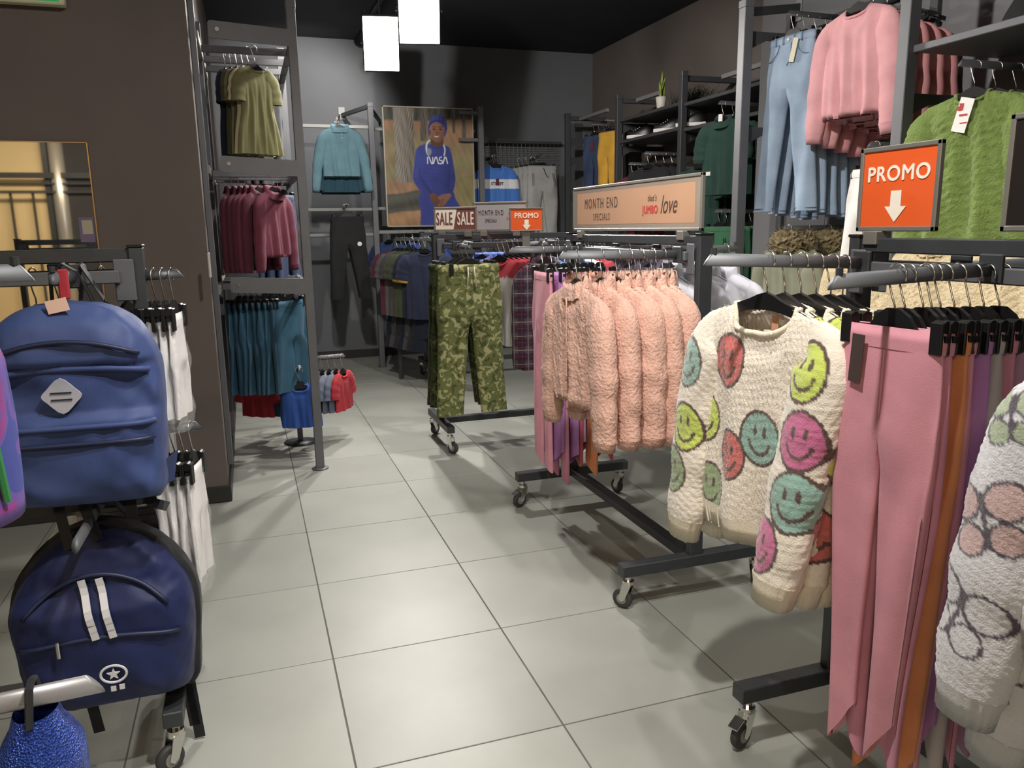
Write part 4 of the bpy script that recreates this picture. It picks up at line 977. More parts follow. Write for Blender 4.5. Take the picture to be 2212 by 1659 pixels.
for k, x in enumerate((1.035, 1.09, 1.15)):
    hang(bA, 'knit_sweater', 'pale grey sweater knitted with outlined butterflies, foremost of its kind' if k == 0 else 'pale grey butterfly sweater hanging behind the foremost one', 'sweater', (x, YD-.03, 1.368), FX+(.12, .0, -.1)[k], 'butterfly sweaters', 'top', .20, 'black hanger inside a pale grey butterfly sweater', 'hangers of the butterfly sweaters', dz=(0, -.11, -.02)[k])

# ---------------------------------------------------------------- leggings on the far arm of the pink jacket rack
YE = 1.55
def legl(m, seed, L): return leg_parts(m, W=.135, L=L, D=.018, hip=.142, crotch=.22, lt=.07, lh=.055, gap=.008, spread=.008, point=.04*(1 if seed % 2 else -1), fold=.006, seed=seed)
for k, (x, kk, L) in enumerate(((1172, 'salmon', .86), (1192, 'lilac', .84), (1206, 'pink', .93), (1220, 'lilac', .86), (1232, 'redp', .84), (1246, 'mauve', .80), (1262, 'orange', .90), (1278, 'orange', .86), (1296, 'redp', .83))):
    lab = {'salmon': 'dusty pink leggings nearest the plaid shirt', 'lilac': 'lilac leggings among pink ones on the far arm behind the fleece jackets', 'pink': 'rose pink leggings reaching lowest over the rack base', 'redp': 'muted red leggings hanging behind the fleece jackets', 'mauve': 'mauve leggings hanging behind the fleece jackets', 'orange': 'orange leggings with a pointed hem showing below the fleece jackets'}[kk]
    hang(legl(C[kk], k+30, L), 'leggings', lab, 'leggings', (atY(x, 548, YE).x, YE, 1.346), FX+((k*3 % 5)-2)*.04, 'leggings behind the fleece jackets', 'clip', .14, 'black clip hanger holding leggings behind the fleece jackets', 'clip hangers behind the fleece jackets')
# right side of that rack: grey puffers, lavender fleece
puf = [top_parts(PUFF, W=.20, Wh=.20, L=.42, D=.05, neck=.07, dropf=.03, slope=.05, seed=s, fold=.006, quilt=8, sleeve=.4, sr=(.075, .055), sout=.05, collar='stand', nx=40, nz=56) for s in (1, 2)]
for k in range(4): hang(puf[k % 2], 'puffer_jacket', 'pale grey quilted puffer jacket beside the smiley sweaters', 'jacket', (1.50+.09*k, 1.02, 1.346), FX+.1*(k % 2), 'grey puffer jackets', 'top', .17, 'black hanger inside a pale grey puffer jacket', 'hangers of the puffer jackets')
lav = [fleece(LAVF, 41, .36, .18)]
for k in range(3): hang(lav[0], 'fleece_jacket', 'lavender sherpa jacket behind the pink jackets', 'jacket', (1.50+.11*k, 1.40, 1.35), FX+.06*k, 'lavender jackets', 'top', .15, 'black hanger inside a lavender sherpa jacket', 'hangers of the lavender jackets')

# ---------------------------------------------------------------- rack across the shop
def draw_str(): 
    return [('drawstring', MB().tube([(sx*.02, -.040, -HOOKD-.03), (sx*.022, -.046, -HOOKD-.08), (sx*.03, -.044, -HOOKD-.15)], .0045, 6).mesh('drawstring', True), CREAMK) for sx in (-1, 1)]
cam_a = leg_parts(CAMO, W=.195, L=.93, D=.035, hip=.215, crotch=.30, lt=.10, lh=.09, gap=.012, spread=.045, fold=.010, seed=3, pieces=draw_str()+[tag_piece(-.13, -.046, -HOOKD-.01, .03, .07, BLACKP)], band_h=.04)
cam_b = leg_parts(CAMOD, W=.195, L=.90, D=.03, hip=.21, crotch=.30, lt=.10, lh=.085, gap=.012, spread=.05, fold=.010, seed=9)
hang(cam_a, 'camouflage_trousers', 'green camouflage trousers with cream drawstring, foremost on the arm', 'trousers', (1.112, 2.765, 1.333), .10, 'camouflage trousers', 'clip', .19, 'black clip hanger on the foremost camouflage trousers', None)
for k in range(2): hang(cam_b, 'camouflage_trousers', 'dark green camouflage trousers hidden behind the foremost pair', 'trousers', (1.105, 2.86+.08*k, 1.333), -.12, 'camouflage trousers', 'clip', .19, 'black clip hanger on a pair of dark camouflage trousers', 'clip hangers of the dark camouflage trousers')
hood = [top_parts(C['blueh'], W=.2, L=.55, D=.035, seed=5, collar='fold', sleeve=.45, hem=.04, cuff=.04, fold=.014)]
for k in range(3): hang(hood[0], 'hoodie', 'light blue hooded top behind the camouflage trousers', 'top', (1.33+.05*k, 3.20, 1.352), FX+.5-.1*k, 'light blue hooded tops', 'top', .16, 'black hanger inside a light blue hooded top', 'hangers of the light blue tops')
RAGM = attr_mat('red_white_cotton', .85, .15, (420, .3, .002))
def rag_col(x, z, side):
    c = np.tile(np.array(lin('#b3424e')), (len(x), 1)); c[z < -.135] = np.array(lin('#d8d6d2')); return c
rag = [top_parts(RAGM, colfn=rag_col, trim=C['red'], W=.20, L=.58, D=.03, seed=6+s, sleeve=.56, sr=(.07, .05), sout=.06, fold=.012) for s in range(2)]
for k in range(5): hang(rag[k % 2], 'raglan_shirt', 'red shouldered white long-sleeved top beside the plaid shirt', 'top', (1.385+.036*k, 2.99, 1.352), FX+.62, 'red and white tops', 'top', .16, 'black hanger inside a red and white top', 'hangers of the red and white tops')
plaid = top_parts(PLAID, W=.15, Wh=.16, L=.70, D=.03, seed=12, collar='fold', sleeve=.58, sr=(.068, .05), sout=.03, fold=.018, ff=3)
for k in range(2): hang(plaid, 'plaid_shirt', 'dark plaid shirt hanging beside the pink leggings', 'shirt', (1.60+.02*k, 2.73+.09*k, 1.335), -.25+.2*k, 'plaid shirts', 'top', .16, 'black hanger inside a plaid shirt', 'hangers of the plaid shirts')
tee = lambda c, s, L=.50, **kw: top_parts(C[c], W=.21, Wh=.215, L=L, D=.03, seed=s, sleeve=.17, sr=(.085, .075), sout=.05, neck=.075, dropf=.05, fold=.014, **kw)
for k, (x, c) in enumerate(((1.72, 'blue'), (1.80, 'charcoal'), (1.88, 'bluet'), (1.96, 'white'), (2.04, 'red'))):
    hang(tee(c, 60+k), 't_shirt', dict(blue='bright blue', charcoal='charcoal', bluet='denim blue', white='white', red='red')[c]+' t-shirt on the rack across the shop', 't-shirt', (x, 3.03, 1.352), FX+.3, 'mixed t-shirts across the shop', 'top', .16, 'black hanger inside a t-shirt on the rack across the shop', 'hangers across the shop')
# t-shirts near the back wall
trimy = cloth('yellow_trim', '#d99a2a')
tts = [('navy', 'navy t-shirt with yellow sleeve edges, foremost by the back wall rack'), ('navyd', 'black navy t-shirt behind the foremost navy one'), ('forest', 'dark green t-shirt between black and green ones'), ('olived', 'olive green t-shirt on the rack near the back wall'), ('charcoal', 'charcoal t-shirt beside a striped one near the back wall'), ('stripe', 'pale striped t-shirt at the end of the rack near the back wall'), ('maroon2', 'dark maroon t-shirt at the end of the rack near the back wall')]
for k, (c, lb) in enumerate(tts):
    P = atY(918-10*k, 522, 4.98+.08*k); 
    hang(tee(c, 80+k, .62, **(dict(cuff=.02, cuff_mat=trimy) if k < 2 else {})), 't_shirt', lb, 't-shirt', (P.x, P.y, 1.352), -.75, 'dark t-shirts near the back wall', 'top', .17, 'black hanger inside a dark t-shirt near the back wall', 'hangers near the back wall')
    hang(leg_parts(C[('navyd', 'black', 'charcoal')[k % 3]], W=.15, L=.34, D=.03, crotch=.2, lt=.08, lh=.085, seed=k), 'shorts', 'dark shorts hanging under the t-shirts near the back wall', 'shorts', (P.x+.02, P.y+.05, .78), -.75, 'dark shorts near the back wall', None)
lr = thing('hang_rail', 'grey low rail with shorts under the dark t-shirts', 'rail', (1.25, 5.2, .77)); q0 = atY(918, 522, 4.98); q1 = atY(918-62, 522, 5.46)
wob(MB().bar((q0.x+.06, q0.y+.0, .765), (q1.x, q1.y+.06, .765), .02, .03), 'tube', RACK, lr); wob(MB().bar((q0.x+.04, q0.y+.05, 0), (q0.x+.04, q0.y+.05, 1.34), .03, .03), 'upright', RACK, lr); wob(MB().bar((q1.x, q1.y+.06, 0), (q1.x, q1.y+.06, 1.34), .03, .03), 'upright', RACK, lr)
wob(MB().bar((q0.x+.06, q0.y-.01, 1.335), (q1.x, q1.y+.02, 1.335), .02, .03), 'tube', ARM, lr)

# ---------------------------------------------------------------- left unit garments
def px_pts(xs, yp, Y, z): return [Vector((atY(x, yp, Y).x, Y, z)) for x in xs]
dress = lambda c, s: top_parts(C[c], W=.115, Wh=.13, L=.50, D=.028, neck=.05, dropf=.04, slope=.035, seed=s, sleeve=.12, sr=(.05, .045), sout=.03, fold=.014, ff=4, waist=.10, flare=.03)
specs = [('olive', .62, 'light olive dress with a rounded hem, foremost on the top arm'), ('beige', .75, 'beige dress just behind the foremost olive dress'), ('olived', 1.0, 'dark olive dress deep in the row on the top arm'), ('olive', 1.15, 'olive dress behind the dark olive one'), ('olived', 1.25, 'dark olive dress at the wall end of the top arm'), ('navyd', 1.3, 'black navy dress at the wall end of the top arm')]
for k, (c, r, lb) in enumerate(specs):
    P = px_pts([547-13*k], 95, 3.15, 2.477)[0]; P.y = 3.13+(.03*k if k else -.02); P.x = max(P.x, -.26+.012*(5-k))
    hang(dress(c, k+100), 'dress', lb, 'dress', P, r, 'dresses on the top arm', 'top', .10, 'hanger inside a dress on the top arm of the side wall unit', 'hangers of the dresses')
for k in range(3): hang(leg_parts(C['charcoal'], W=.12, L=.62, D=.025, crotch=.2, lt=.06, lh=.06, seed=k), 'trousers', 'charcoal trousers behind the olive dresses', 'trousers', (-.06+.055*k, 3.75, 2.477), 1.0, 'charcoal trousers on the side wall unit', 'clip', .12, 'black clip hanger on charcoal trousers behind the olive dresses', 'clip hangers of the charcoal trousers')
hoodm = [top_parts(C[c], W=.15, Wh=.155, L=.38, D=.03, seed=s, sleeve=.36, sr=(.055, .042), sout=.045, collar='fold', hem=.03, cuff=.03, fold=.012, neck=.06) for c, s in (('maroon', 7), ('maroon2', 8))]
xs = (586, 554, 541, 528, 514, 498)
for k, x in enumerate(xs):
    P = Vector((atY(x, 370, 3.15).x, 3.15+.02*k, 1.787))
    hang(hoodm[0 if k in (0, 2) else 1], 'sweatshirt', 'maroon sweatshirt foremost and set apart on the middle arm' if k == 0 else 'maroon sweatshirt in the tight row on the middle arm', 'sweatshirt', P, .95 if k == 0 else 1.0+.05*k, 'maroon sweatshirts', 'top', .125, 'chrome hook hanger inside a maroon sweatshirt', 'hangers of the maroon sweatshirts')
tshort = [leg_parts(C[c], W=.125, L=.56, D=.022, hip=.135, crotch=.2, lt=.068, lh=.075, gap=.006, spread=.006, seed=s, fold=.012) for c, s in (('teal', 3), ('teal2', 4), ('teal', 5))]
for k, x in enumerate((622, 606, 592, 579, 566, 553, 540, 527, 514)):
    P = Vector((atY(x, 620, 3.15).x, 3.13+.01*k, 1.127)); 
    hang(tshort[k % 3], 'shorts', 'teal long shorts foremost on the lowest arm' if k == 0 else 'teal long shorts in the tight row on the lowest arm', 'shorts', P, .75 if k == 0 else 1.0, 'teal shorts', 'clip', .125, 'clip hanger on a pair of teal shorts', 'clip hangers of the teal shorts')
for k in range(3): hang(leg_parts(C['navyd'], W=.12, L=.6, D=.025, crotch=.2, lt=.06, lh=.06, seed=k+3), 'trousers', 'black navy trousers behind the teal shorts', 'trousers', (-.02+.06*k, 3.75, 1.127), 1.0, 'navy trousers on the side wall unit', 'clip', .12, 'black clip hanger on navy trousers behind the teal shorts', 'clip hangers of the navy trousers')
for k in range(3): hang(leg_parts(DENN, W=.12, L=.6, D=.025, crotch=.2, lt=.06, lh=.06, seed=k+3), 'jeans', 'dark blue jeans behind the maroon sweatshirts', 'jeans', (-.02+.06*k, 3.75, 1.787), 1.0, 'jeans on the side wall unit', 'clip', .12, 'black clip hanger on dark jeans behind the maroon sweatshirts', 'clip hangers of the dark jeans')
# low four-way stand
lst = thing('low_display_stand', 'low four-arm steel stand of small tops beneath the side wall unit', 'display stand', (.085, 3.50, 0))
MB().box((0, 0, .31), (.035, .035, .58), None, .003).obj('post', POST, lst); MB().lathe([(.11, .001), (.11, .008), (.03, .014)]).obj('base', RACK, lst, True)
for dx, dy in ((0, -1), (1, 0), (-1, 0), (0, 1)): arm_mb((dx*.015, dy*.015, .575), (dx*(.44 if dx == 0 else .33), dy*.44, .585), .026, .014).obj('arm', POST, lst, True)
small = lambda c, s, sl=.0: top_parts(C[c], W=.115, Wh=.125, L=.28, D=.022, neck=.055, dropf=.05, slope=.03, seed=s, sleeve=sl, sr=(.05, .045), sout=.035, fold=.008, nx=24, nz=24)
for k in range(6):
    hang(small('tank' if k < 4 else 'tank2', k), 'tank_top', 'royal blue tank top foremost on the low stand' if k == 0 else 'blue tank top in the row behind the foremost on the low stand', 'tank top', (.085, 3.09+.055*k, .592), .05*(k % 3)-.12, 'tank tops on the low stand', 'top', .10, 'black hanger inside a blue tank top', 'hangers of the tank tops')
for k, (c, lb) in enumerate((('yellow', 'yellow small t-shirt beside the grey ones on the low stand'), ('charcoal', 'charcoal small t-shirt on the low stand'), ('slate', 'slate grey small t-shirt on the low stand'), ('slate', 'slate grey small t-shirt on the low stand'), ('tred', 'red small t-shirt at the outer end of the low stand'))):
    hang(small(c, k+10, .10), 't_shirt', lb, 't-shirt', (.085+.13+.045*k, 3.50, .592), 1.0, 'small t-shirts on the low stand', 'top', .10, 'black hanger inside a small t-shirt on the low stand', 'hangers of the small t-shirts')
for k, (c, lb) in enumerate((('navyd', 'black navy small t-shirt on the wall side of the low stand'), ('teal2', 'dark teal small t-shirt on the wall side of the low stand'), ('tred', 'red small t-shirt on the wall side of the low stand'))):
    hang(small(c, k+20, .10), 't_shirt', lb, 't-shirt', (.085-.14-.06*k, 3.50, .592), -.6, 'small t-shirts on the low stand', 'top', .10, 'black hanger inside a small t-shirt on the low stand', 'hangers of the small t-shirts')
# ---------------------------------------------------------------- back wall bay
wob(arm_mb((.775, 6.30, 2.44), (.775, 6.02, 2.50)), 'hang_arm', POSTD, bu, True); wob(arm_mb((.79, 6.30, 1.64), (.80, 6.02, 1.66)), 'hang_arm', POSTD, bu, True)
btn = [('button', MB().tube([(.012, -.034, -HOOKD-.085-.03*k), (.012, -.037, -HOOKD-.085-.03*k)], .005, 8).mesh('button'), WHITEP) for k in range(2)]
polo = top_parts(C['polo'], W=.17, Wh=.175, L=.47, D=.03, neck=.065, dropf=.055, seed=31, sleeve=.47, sr=(.058, .040), sout=.10, collar='fold', hem=.0, cuff=.04, fold=.010, pieces=btn+[('placket', MB().box((.006, -.031, -HOOKD-.10), (.026, .004, .09)).mesh('placket'), C['polo']), tag_piece(-.01, .01, -HOOKD-.005, .05, .06)])
polod = top_parts(C['polod'], W=.17, Wh=.19, L=.60, D=.03, seed=32, sleeve=.48, sr=(.062, .05), sout=.055, collar='fold', fold=.010)
for k in range(5):
    hang(polo if k < 2 else polod, 'polo_shirt', ('light blue long-sleeved polo shirt foremost on the back wall', 'light blue long-sleeved polo shirt just behind the foremost one')[k] if k < 2 else 'dark teal long-sleeved polo shirt behind the light blue ones', 'polo shirt', (.772, 6.04+.05*k, 2.512-.008*k), .06*(k % 2), 'polo shirts on the back wall', 'top', .15, 'black hanger inside a polo shirt on the back wall', 'hangers of the polo shirts')
btr = leg_parts(C['black'], W=.155, L=.80, D=.03, hip=.17, crotch=.25, lt=.085, lh=.055, gap=.01, spread=.05, seed=14, pieces=[('badge', MB().tube([(.10, -.04, -HOOKD-.28), (.10, -.044, -HOOKD-.28)], .022, 16).mesh('badge'), WHITEP)])
for k in range(3): hang(btr, 'trousers', 'black trousers with a round white badge under the polo shirts' if k == 0 else 'black trousers behind the badged pair under the polo shirts', 'trousers', (.80, 6.05+.07*k, 1.675), .05*k, 'black trousers on the back wall', 'clip', .15, 'black clip hanger on black trousers on the back wall', 'clip hangers of the black trousers')
# on the wire grid
for x in (2.50, 3.02): arm_mb((x-2.93, -.002, .28), (x-2.93, -.36, .305)).obj('hang_arm', POSTD, gp, True)
STW = C['white']
def band_col(base, white, za, zb, sl):
    b_ = np.array(lin(base)); w_ = np.array(lin(white))
    def fn(x, z, side):
        c = np.tile(b_, (len(x), 1)); zz = z if side in 'fb' else z+.0
        c[(zz < za) & (zz > zb)] = w_; return c
    return fn
BANDM = attr_mat('banded_cotton', .85, .15, (420, .3, .002))
lt_me = text_mesh('STREET', .042, bold=.001, sx=1.05); lt_me.transform(Matrix.Translation((0, -.041, -HOOKD-.215)) @ Matrix.Rotation(PI/2, 4, 'X'))
bs_ = top_parts(BANDM, W=.185, Wh=.185, L=.50, D=.034, seed=33, sleeve=.46, sr=(.07, .052), sout=.06, nx=60, nz=90, colfn=band_col('#4f7fd0', '#e6e6ea', -.165, -.265, 0), trim=C['blue'], hem=.05, cuff=.05, sring=70, fold=.006, pieces=[('lettering', lt_me, C['navy']), tag_piece(.0, -.046, -HOOKD-.16, .035, .07, C['maroon'])])
for k in range(3): hang(bs_, 'sweatshirt', 'blue sweatshirt with a white lettered chest band beside the poster' if k == 0 else 'blue banded sweatshirt behind the foremost beside the poster', 'sweatshirt', (2.50, 6.56+.07*k, 2.217-.004*k), .03*k, 'blue banded sweatshirts', 'top', .155, 'black hanger inside a blue banded sweatshirt', 'hangers of the banded sweatshirts')
def pocket(x, lean):
    return ('zip_pocket', MB().tube([(x+lean*.5-.008, -.043, -HOOKD-.10), (x+lean*.5+.008, -.043, -HOOKD-.10), (x-lean*.5+.008, -.043, -HOOKD-.24), (x-lean*.5-.008, -.043, -HOOKD-.24)], .003, 5, closed=True).mesh('zip_pocket'), BLACKP)
jog = leg_parts(C['greyj'], W=.165, L=.82, D=.034, hip=.18, crotch=.26, lt=.088, lh=.062, gap=.008, spread=.03, seed=17, pieces=[pocket(-.12, .0), pocket(.13, -.03), ('drawstring', MB().tube([(.0, -.042, -HOOKD-.04), (.03, -.05, -HOOKD-.12), (.06, -.048, -HOOKD-.15)], .004, 6).mesh('drawstring'), BLACKP)])
for k in range(6): hang(jog, 'jogging_trousers', 'light grey jogging trousers with black zip pockets foremost by the corner' if k == 0 else 'light grey jogging trousers fanned behind the foremost pair', 'trousers', (3.04-.035*k, 6.56+.055*k, 2.217-.004*k), -.05*k, 'grey jogging trousers', 'clip', .16, 'black clip hanger on grey jogging trousers', 'clip hangers of the jogging trousers')
# under the poster rail
for k, c in enumerate(('bluet', 'navy', 'royal', 'bluet', 'navyd', 'royal')):
    hang(tee(c, 140+k, .45), 't_shirt', {'bluet': 'denim blue', 'navy': 'navy', 'royal': 'royal blue', 'navyd': 'black navy'}[c]+' t-shirt on the low rail under the poster', 't-shirt', (1.24+.085*k, 6.30, 1.418), FX+.6, 't-shirts under the poster', 'top', .16, 'black hanger inside a t-shirt under the poster', 'hangers under the poster')

# ---------------------------------------------------------------- far right unit
def trs(m, s, L=.78, W=.15, pieces=None): return leg_parts(m, W=W, L=L, D=.028, hip=W*1.1, crotch=.23, lt=W*.52, lh=W*.42, gap=.01, spread=.02, seed=s, pieces=pieces)
for k in range(3): hang(trs(DENN, 50+k, pieces=[tag_piece(.0, -.036, -HOOKD-.08, .04, .09, C['maroon'])] if k == 0 else None), 'jeans', 'faded dark blue jeans foremost by the back corner' if k == 0 else 'dark blue jeans behind the foremost pair by the back corner', 'jeans', (3.40+.06*k, 5.95-.0*k, 2.482), FX+.35, 'jeans by the back corner', 'clip', .14, 'black clip hanger on jeans by the back corner', 'clip hangers of the corner jeans')
for k, (c, lb) in enumerate((('yellow', 'mustard yellow trousers foremost beside the dark jeans'), ('grey', 'grey trousers behind the mustard ones'), ('charcoal', 'charcoal trousers behind the grey ones'))):
    hang(trs(C[c], 54+k), 'trousers', lb, 'trousers', (3.40+.07*k, 5.6, 2.482), FX+.25, 'trousers by the back corner', 'clip', .14, 'black clip hanger on trousers by the back corner', 'clip hangers of the corner trousers')
for k in range(4): hang(trs(C['wine'], 58, .6) if k % 2 else tee('wine', 66, .5), 'crimson_shirt', 'dark red top hanging under the shoe shelf', 'top', (3.34+.07*k, 4.95, 2.002), FX+.3, 'dark red tops under the shoe shelf', 'top' if k % 2 == 0 else 'clip', .15, 'hanger on a dark red top under the shoe shelf', 'hangers of the dark red tops')
for k in range(4): hang(tee('black', 70+k, .55), 't_shirt', 'black t-shirt hanging under the shoe shelf', 't-shirt', (3.29+.08*k, 4.55, 2.062), FX+.25, 'black t-shirts under the shoe shelf', 'top', .16, 'black hanger inside a black t-shirt under the shoe shelf', 'hangers of the black t-shirts')
for k in range(5): hang(tee('dgreen', 74+k, .55), 't_shirt', 'dark green t-shirt beside the tall post under the shelves', 't-shirt', (3.39+.07*k, 3.85, 2.012), FX+.25, 'dark green t-shirts', 'top', .16, 'black hanger inside a dark green t-shirt', 'hangers of the dark green t-shirts')
pgt = MB(); pgt.box((-.10, -.038, -HOOKD-.40), (.045, .003, .03))
gpolo = top_parts(C['dgreen'], W=.20, Wh=.205, L=.56, D=.03, neck=.07, dropf=.07, seed=79, sleeve=.19, sr=(.08, .07), sout=.05, collar='fold', cuff=.025, trim=C['dgreen'], pieces=[('chest_label', pgt.mesh('chest_label'), WHITEP), tag_piece(0, -.03, -HOOKD+.02, .04, .05)])
for k in range(3): hang(gpolo, 'polo_shirt', 'dark green polo shirt foremost beside the pale panel' if k == 0 else 'dark green polo shirt behind the foremost one', 'polo shirt', (3.26+.09*k, 3.35, 2.312), FX+.2, 'dark green polo shirts', 'top', .17, 'black hanger inside a dark green polo shirt', 'hangers of the green polo shirts')
for k in range(5): hang(trs(C['green'], 85, .60, .15, [tag_piece(-.05, -.036, -HOOKD-.06, .05, .08), pocket(.10, 0), ('badge', MB().tube([(.09, -.036, -HOOKD-.34), (.09, -.040, -HOOKD-.34)], .02, 14).mesh('badge'), WHITEP)] if k == 0 else None), 'jogging_trousers', 'green jogging trousers with a white tag foremost under the polo shirts' if k == 0 else 'green jogging trousers behind the tagged pair', 'trousers', (3.26+.07*k, 3.35, 1.532), FX+.2, 'green jogging trousers', 'clip', .14, 'black clip hanger on green jogging trousers', 'clip hangers of the green trousers')
# shoes on the shelf
def shoe(label, loc, rz):
    t = thing('sneaker', label, 'shoe', loc, rz, 'sneakers on the shelf'); Ls = .25
    out = [(Ls*(u-.5), .036*(math.sin(PI*min(max(u, .02), .98))**.45)*(1.05 if u > .5 else .9)) for u in np.linspace(0, 1, 13)]
    loop = [(x, -w) for x, w in out]+[(x, w) for x, w in out[::-1]]
    MB().prism(loop, (0, 0, 0), (1, 0, 0), (0, 1, 0), (0, 0, 1), .028).obj('sole', mat('white_sole', '#e9e6df', .6), t)
    V = []; nr = 13; ns_ = 10
    for i, u in enumerate(np.linspace(.01, .99, nr)):
        x = Ls*(u-.5)*.98; w = .034*(math.sin(PI*u)**.45); h = .045+.05*float(sm(.75, .15, np.array(u)))
        h *= min(1, (math.sin(PI*min(u, .5)))**.3)
        for k in range(ns_): a = PI*k/(ns_-1); V.append((x, -w*math.cos(a), .026+h*math.sin(a)**.8))
    MB().add(V, [f[::-1] for f in grid_faces(ns_, nr)]).obj('upper', BLACKP, t, True)
    lc = MB()
    for k in range(4): lc.tube([(.0+.018*k, -.018, .096-.011*k), (.0+.018*k, .018, .096-.011*k)], .004, 6)
    lc.obj('laces', WHITEP, t)
for k, (x, y) in enumerate(((1380, 294), (1440, 279), (1490, 267))):
    P = atX(x, y, 3.42); shoe(('black sneaker with a white sole at the far end of the shelf', 'black sneaker with a white sole in the middle of the shelf', 'black sneaker with a white sole next to the tall post')[k], (3.43, P.y, 2.236), 2.4)
# plant
P = atX(1428, 228, 3.44)
pl = thing('potted_plant', 'small snake plant with upright striped leaves in a white pot on the top shelf', 'plant', (3.44, P.y, 2.435))
MB().lathe([(.032, 0), (.036, .004), (.048, .11), (.044, .113), (.040, .10)]).obj('pot', mat('white_pot', '#d9d5cc', .5), pl, True)
LEAF = mat('snake_leaf', '#5d7a2c', .5, 0, None, .3, 18, color2='#9fae57')
for k, (dx, dy, h, ln) in enumerate(((0, .01, .22, -.02), (.012, -.012, .24, .06), (-.01, .014, .17, -.07), (-.015, -.01, .15, .03), (.01, .02, .18, -.05))):
    pts = []; 
    V = []; n = 8
    for i in range(n+1):
        t = i/n; w = .022*math.sin(PI*min(.95, .25+.7*t))**.8*(1 if t < .9 else (1-t)*8+.2); c = Vector((dx+.02*t*math.sin(k), dy+ln*t*t, .10+h*t))
        V += [(c.x, c.y-w, c.z), (c.x+.004, c.y, c.z), (c.x, c.y+w, c.z)]
    MB().add(V, grid_faces(3, n+1)).obj('leaf', LEAF, pl, True)
fg = thing('grass_tuft', 'dark artificial grass tuft lying on the top shelf beside the snake plant', 'artificial plant', (3.55, P.y-.35, 2.435))
mb = MB(); rr = random.Random(5)
for k in range(320):
    a = rr.uniform(0, 6.28); r0 = rr.uniform(0, .2); L_ = rr.uniform(.10, .26); bx, by = r0*math.cos(a)*.6, r0*math.sin(a)*1.6; d = Vector((rr.uniform(-.6, .6), rr.uniform(-1, 1), 1)).normalized()
    m1 = Vector((bx, by, 0))+d*L_*.6; e = m1+Vector((d.x*.5, d.y*.6, .05))*L_*.8; wv = Vector((.003, .003, 0))
    mb.add([Vector((bx, by, 0))-wv, Vector((bx, by, 0))+wv, m1+wv, m1-wv, e], [(0, 1, 2, 3), (3, 2, 4)])
o_ = mb.obj('blades', mat('dark_grass', '#34502f', .7, 0, None, .3, 20), fg); o_['kind'] = 'stuff'

# ---------------------------------------------------------------- near right unit
jtag = ('price_tag', MB().box((.05, -.04, -HOOKD-.10), (.035, .002, .12), Matrix.Rotation(.25, 3, 'Y')).mesh('price_tag'), mat('cream_tag', '#d8d2b8', .6))
DENS = cloth('denim_seam', '#6d86a6', .05, .05)
def denim_bits(W, D, cr, L, lt, spread, gap, lh):
    y0 = -D*1.13; z0 = -HOOKD-.02; out = []
    for sx in (-1, 1): out.append(('pocket_seam', MB().tube(catmull([(sx*W*.42, y0*.92, z0-.035), (sx*W*.50, y0*1.0, z0-.075), (sx*W*.74, y0*.95, z0-.105), (sx*W*1.0, y0*.42, z0-.11)], 5, False), .0025, 5).mesh('pocket_seam', True), DENS))
    out.append(('fly_seam', MB().tube(catmull([(.022, y0*.95, z0-.035), (.022, y0*1.05, z0-.11), (.002, y0*1.15, z0-.15)], 5, False), .0022, 5).mesh('fly_seam', True), DENS))
    out.append(('button', MB().tube([(.0, y0*.80, z0-.016), (.0, y0*.80-.006, z0-.016)], .009, 10).mesh('button'), HOOK))
    for sx in (-.6, -.25, .25, .6): out.append(('belt_loop', MB().box((sx*W, y0*.86, z0-.016), (.009, .006, .042)).mesh('belt_loop'), DENS))
    N = 20
    for sd in (-1, 1):
        cx = sd*(lt+gap*.5+spread*.975); lp = [(cx+math.copysign(abs(math.cos(a))**.8, math.cos(a))*lh*1.02, math.copysign(abs(math.sin(a))**.8, math.sin(a))*D*.78, z0-cr-(L-cr)*.975) for a in np.linspace(0, 2*PI, N, endpoint=False)]
        out.append(('hem_seam', MB().tube(lp, .0028, 5, closed=True).mesh('hem_seam', True), DENS))
    return out
jl = [leg_parts(DENL, W=.155, L=.92, D=.03, hip=.172, crotch=.26, lt=.085, lh=.072, gap=.014, spread=.065, seed=s, fold=.008, pieces=(denim_bits(.155, .03, .26, .92, .085, .065, .014, .072)+([jtag] if s == 21 else []))) for s in (21, 22, 23)]
for k in range(5): hang(jl[k if k < 3 else 1], 'jeans', 'light blue jeans with a cream tag foremost on the tall unit' if k == 0 else 'light blue jeans behind the tagged pair on the tall unit', 'jeans', (2.71+.075*k, 1.875, 2.542), FX+(.12 if k == 0 else .05*(k % 3)), 'light blue jeans', 'clip', .15, 'black clip hanger on light blue jeans', 'clip hangers of the light blue jeans', dz=-.012*k)
sw = [top_parts(C[c], W=.19, Wh=.20, L=.47, D=.04, seed=s, sleeve=.47, sr=(.075, .058), sout=.06, hem=.05, cuff=.05, neck=.075, dropf=.06, fold=.014) for c, s in (('sweat', 24), ('sweat2', 25))]
for k in range(5): hang(sw[0 if k < 2 else 1], 'sweatshirt', 'pale pink sweatshirt foremost beside the light blue jeans' if k == 0 else 'pink sweatshirt behind the foremost one on the tall unit', 'sweatshirt', (2.70+.085*k, 1.385, 2.562), FX+(.10 if k == 0 else .04), 'pink sweatshirts', 'top', .16, 'black hanger inside a pink sweatshirt', 'hangers of the pink sweatshirts', dz=-.02*k)
for k in range(3): hang(leg_parts(C['white'], W=.13, L=.55, D=.025, crotch=.2, lt=.07, lh=.07, seed=k+4), 'trousers', 'white trousers hanging behind the large promo sign', 'trousers', (2.66+.1*k, 1.16, 1.798), FX+.1, 'white trousers behind the promo sign', 'clip', .13, 'black clip hanger on white trousers behind the promo sign', 'clip hangers of the white trousers')
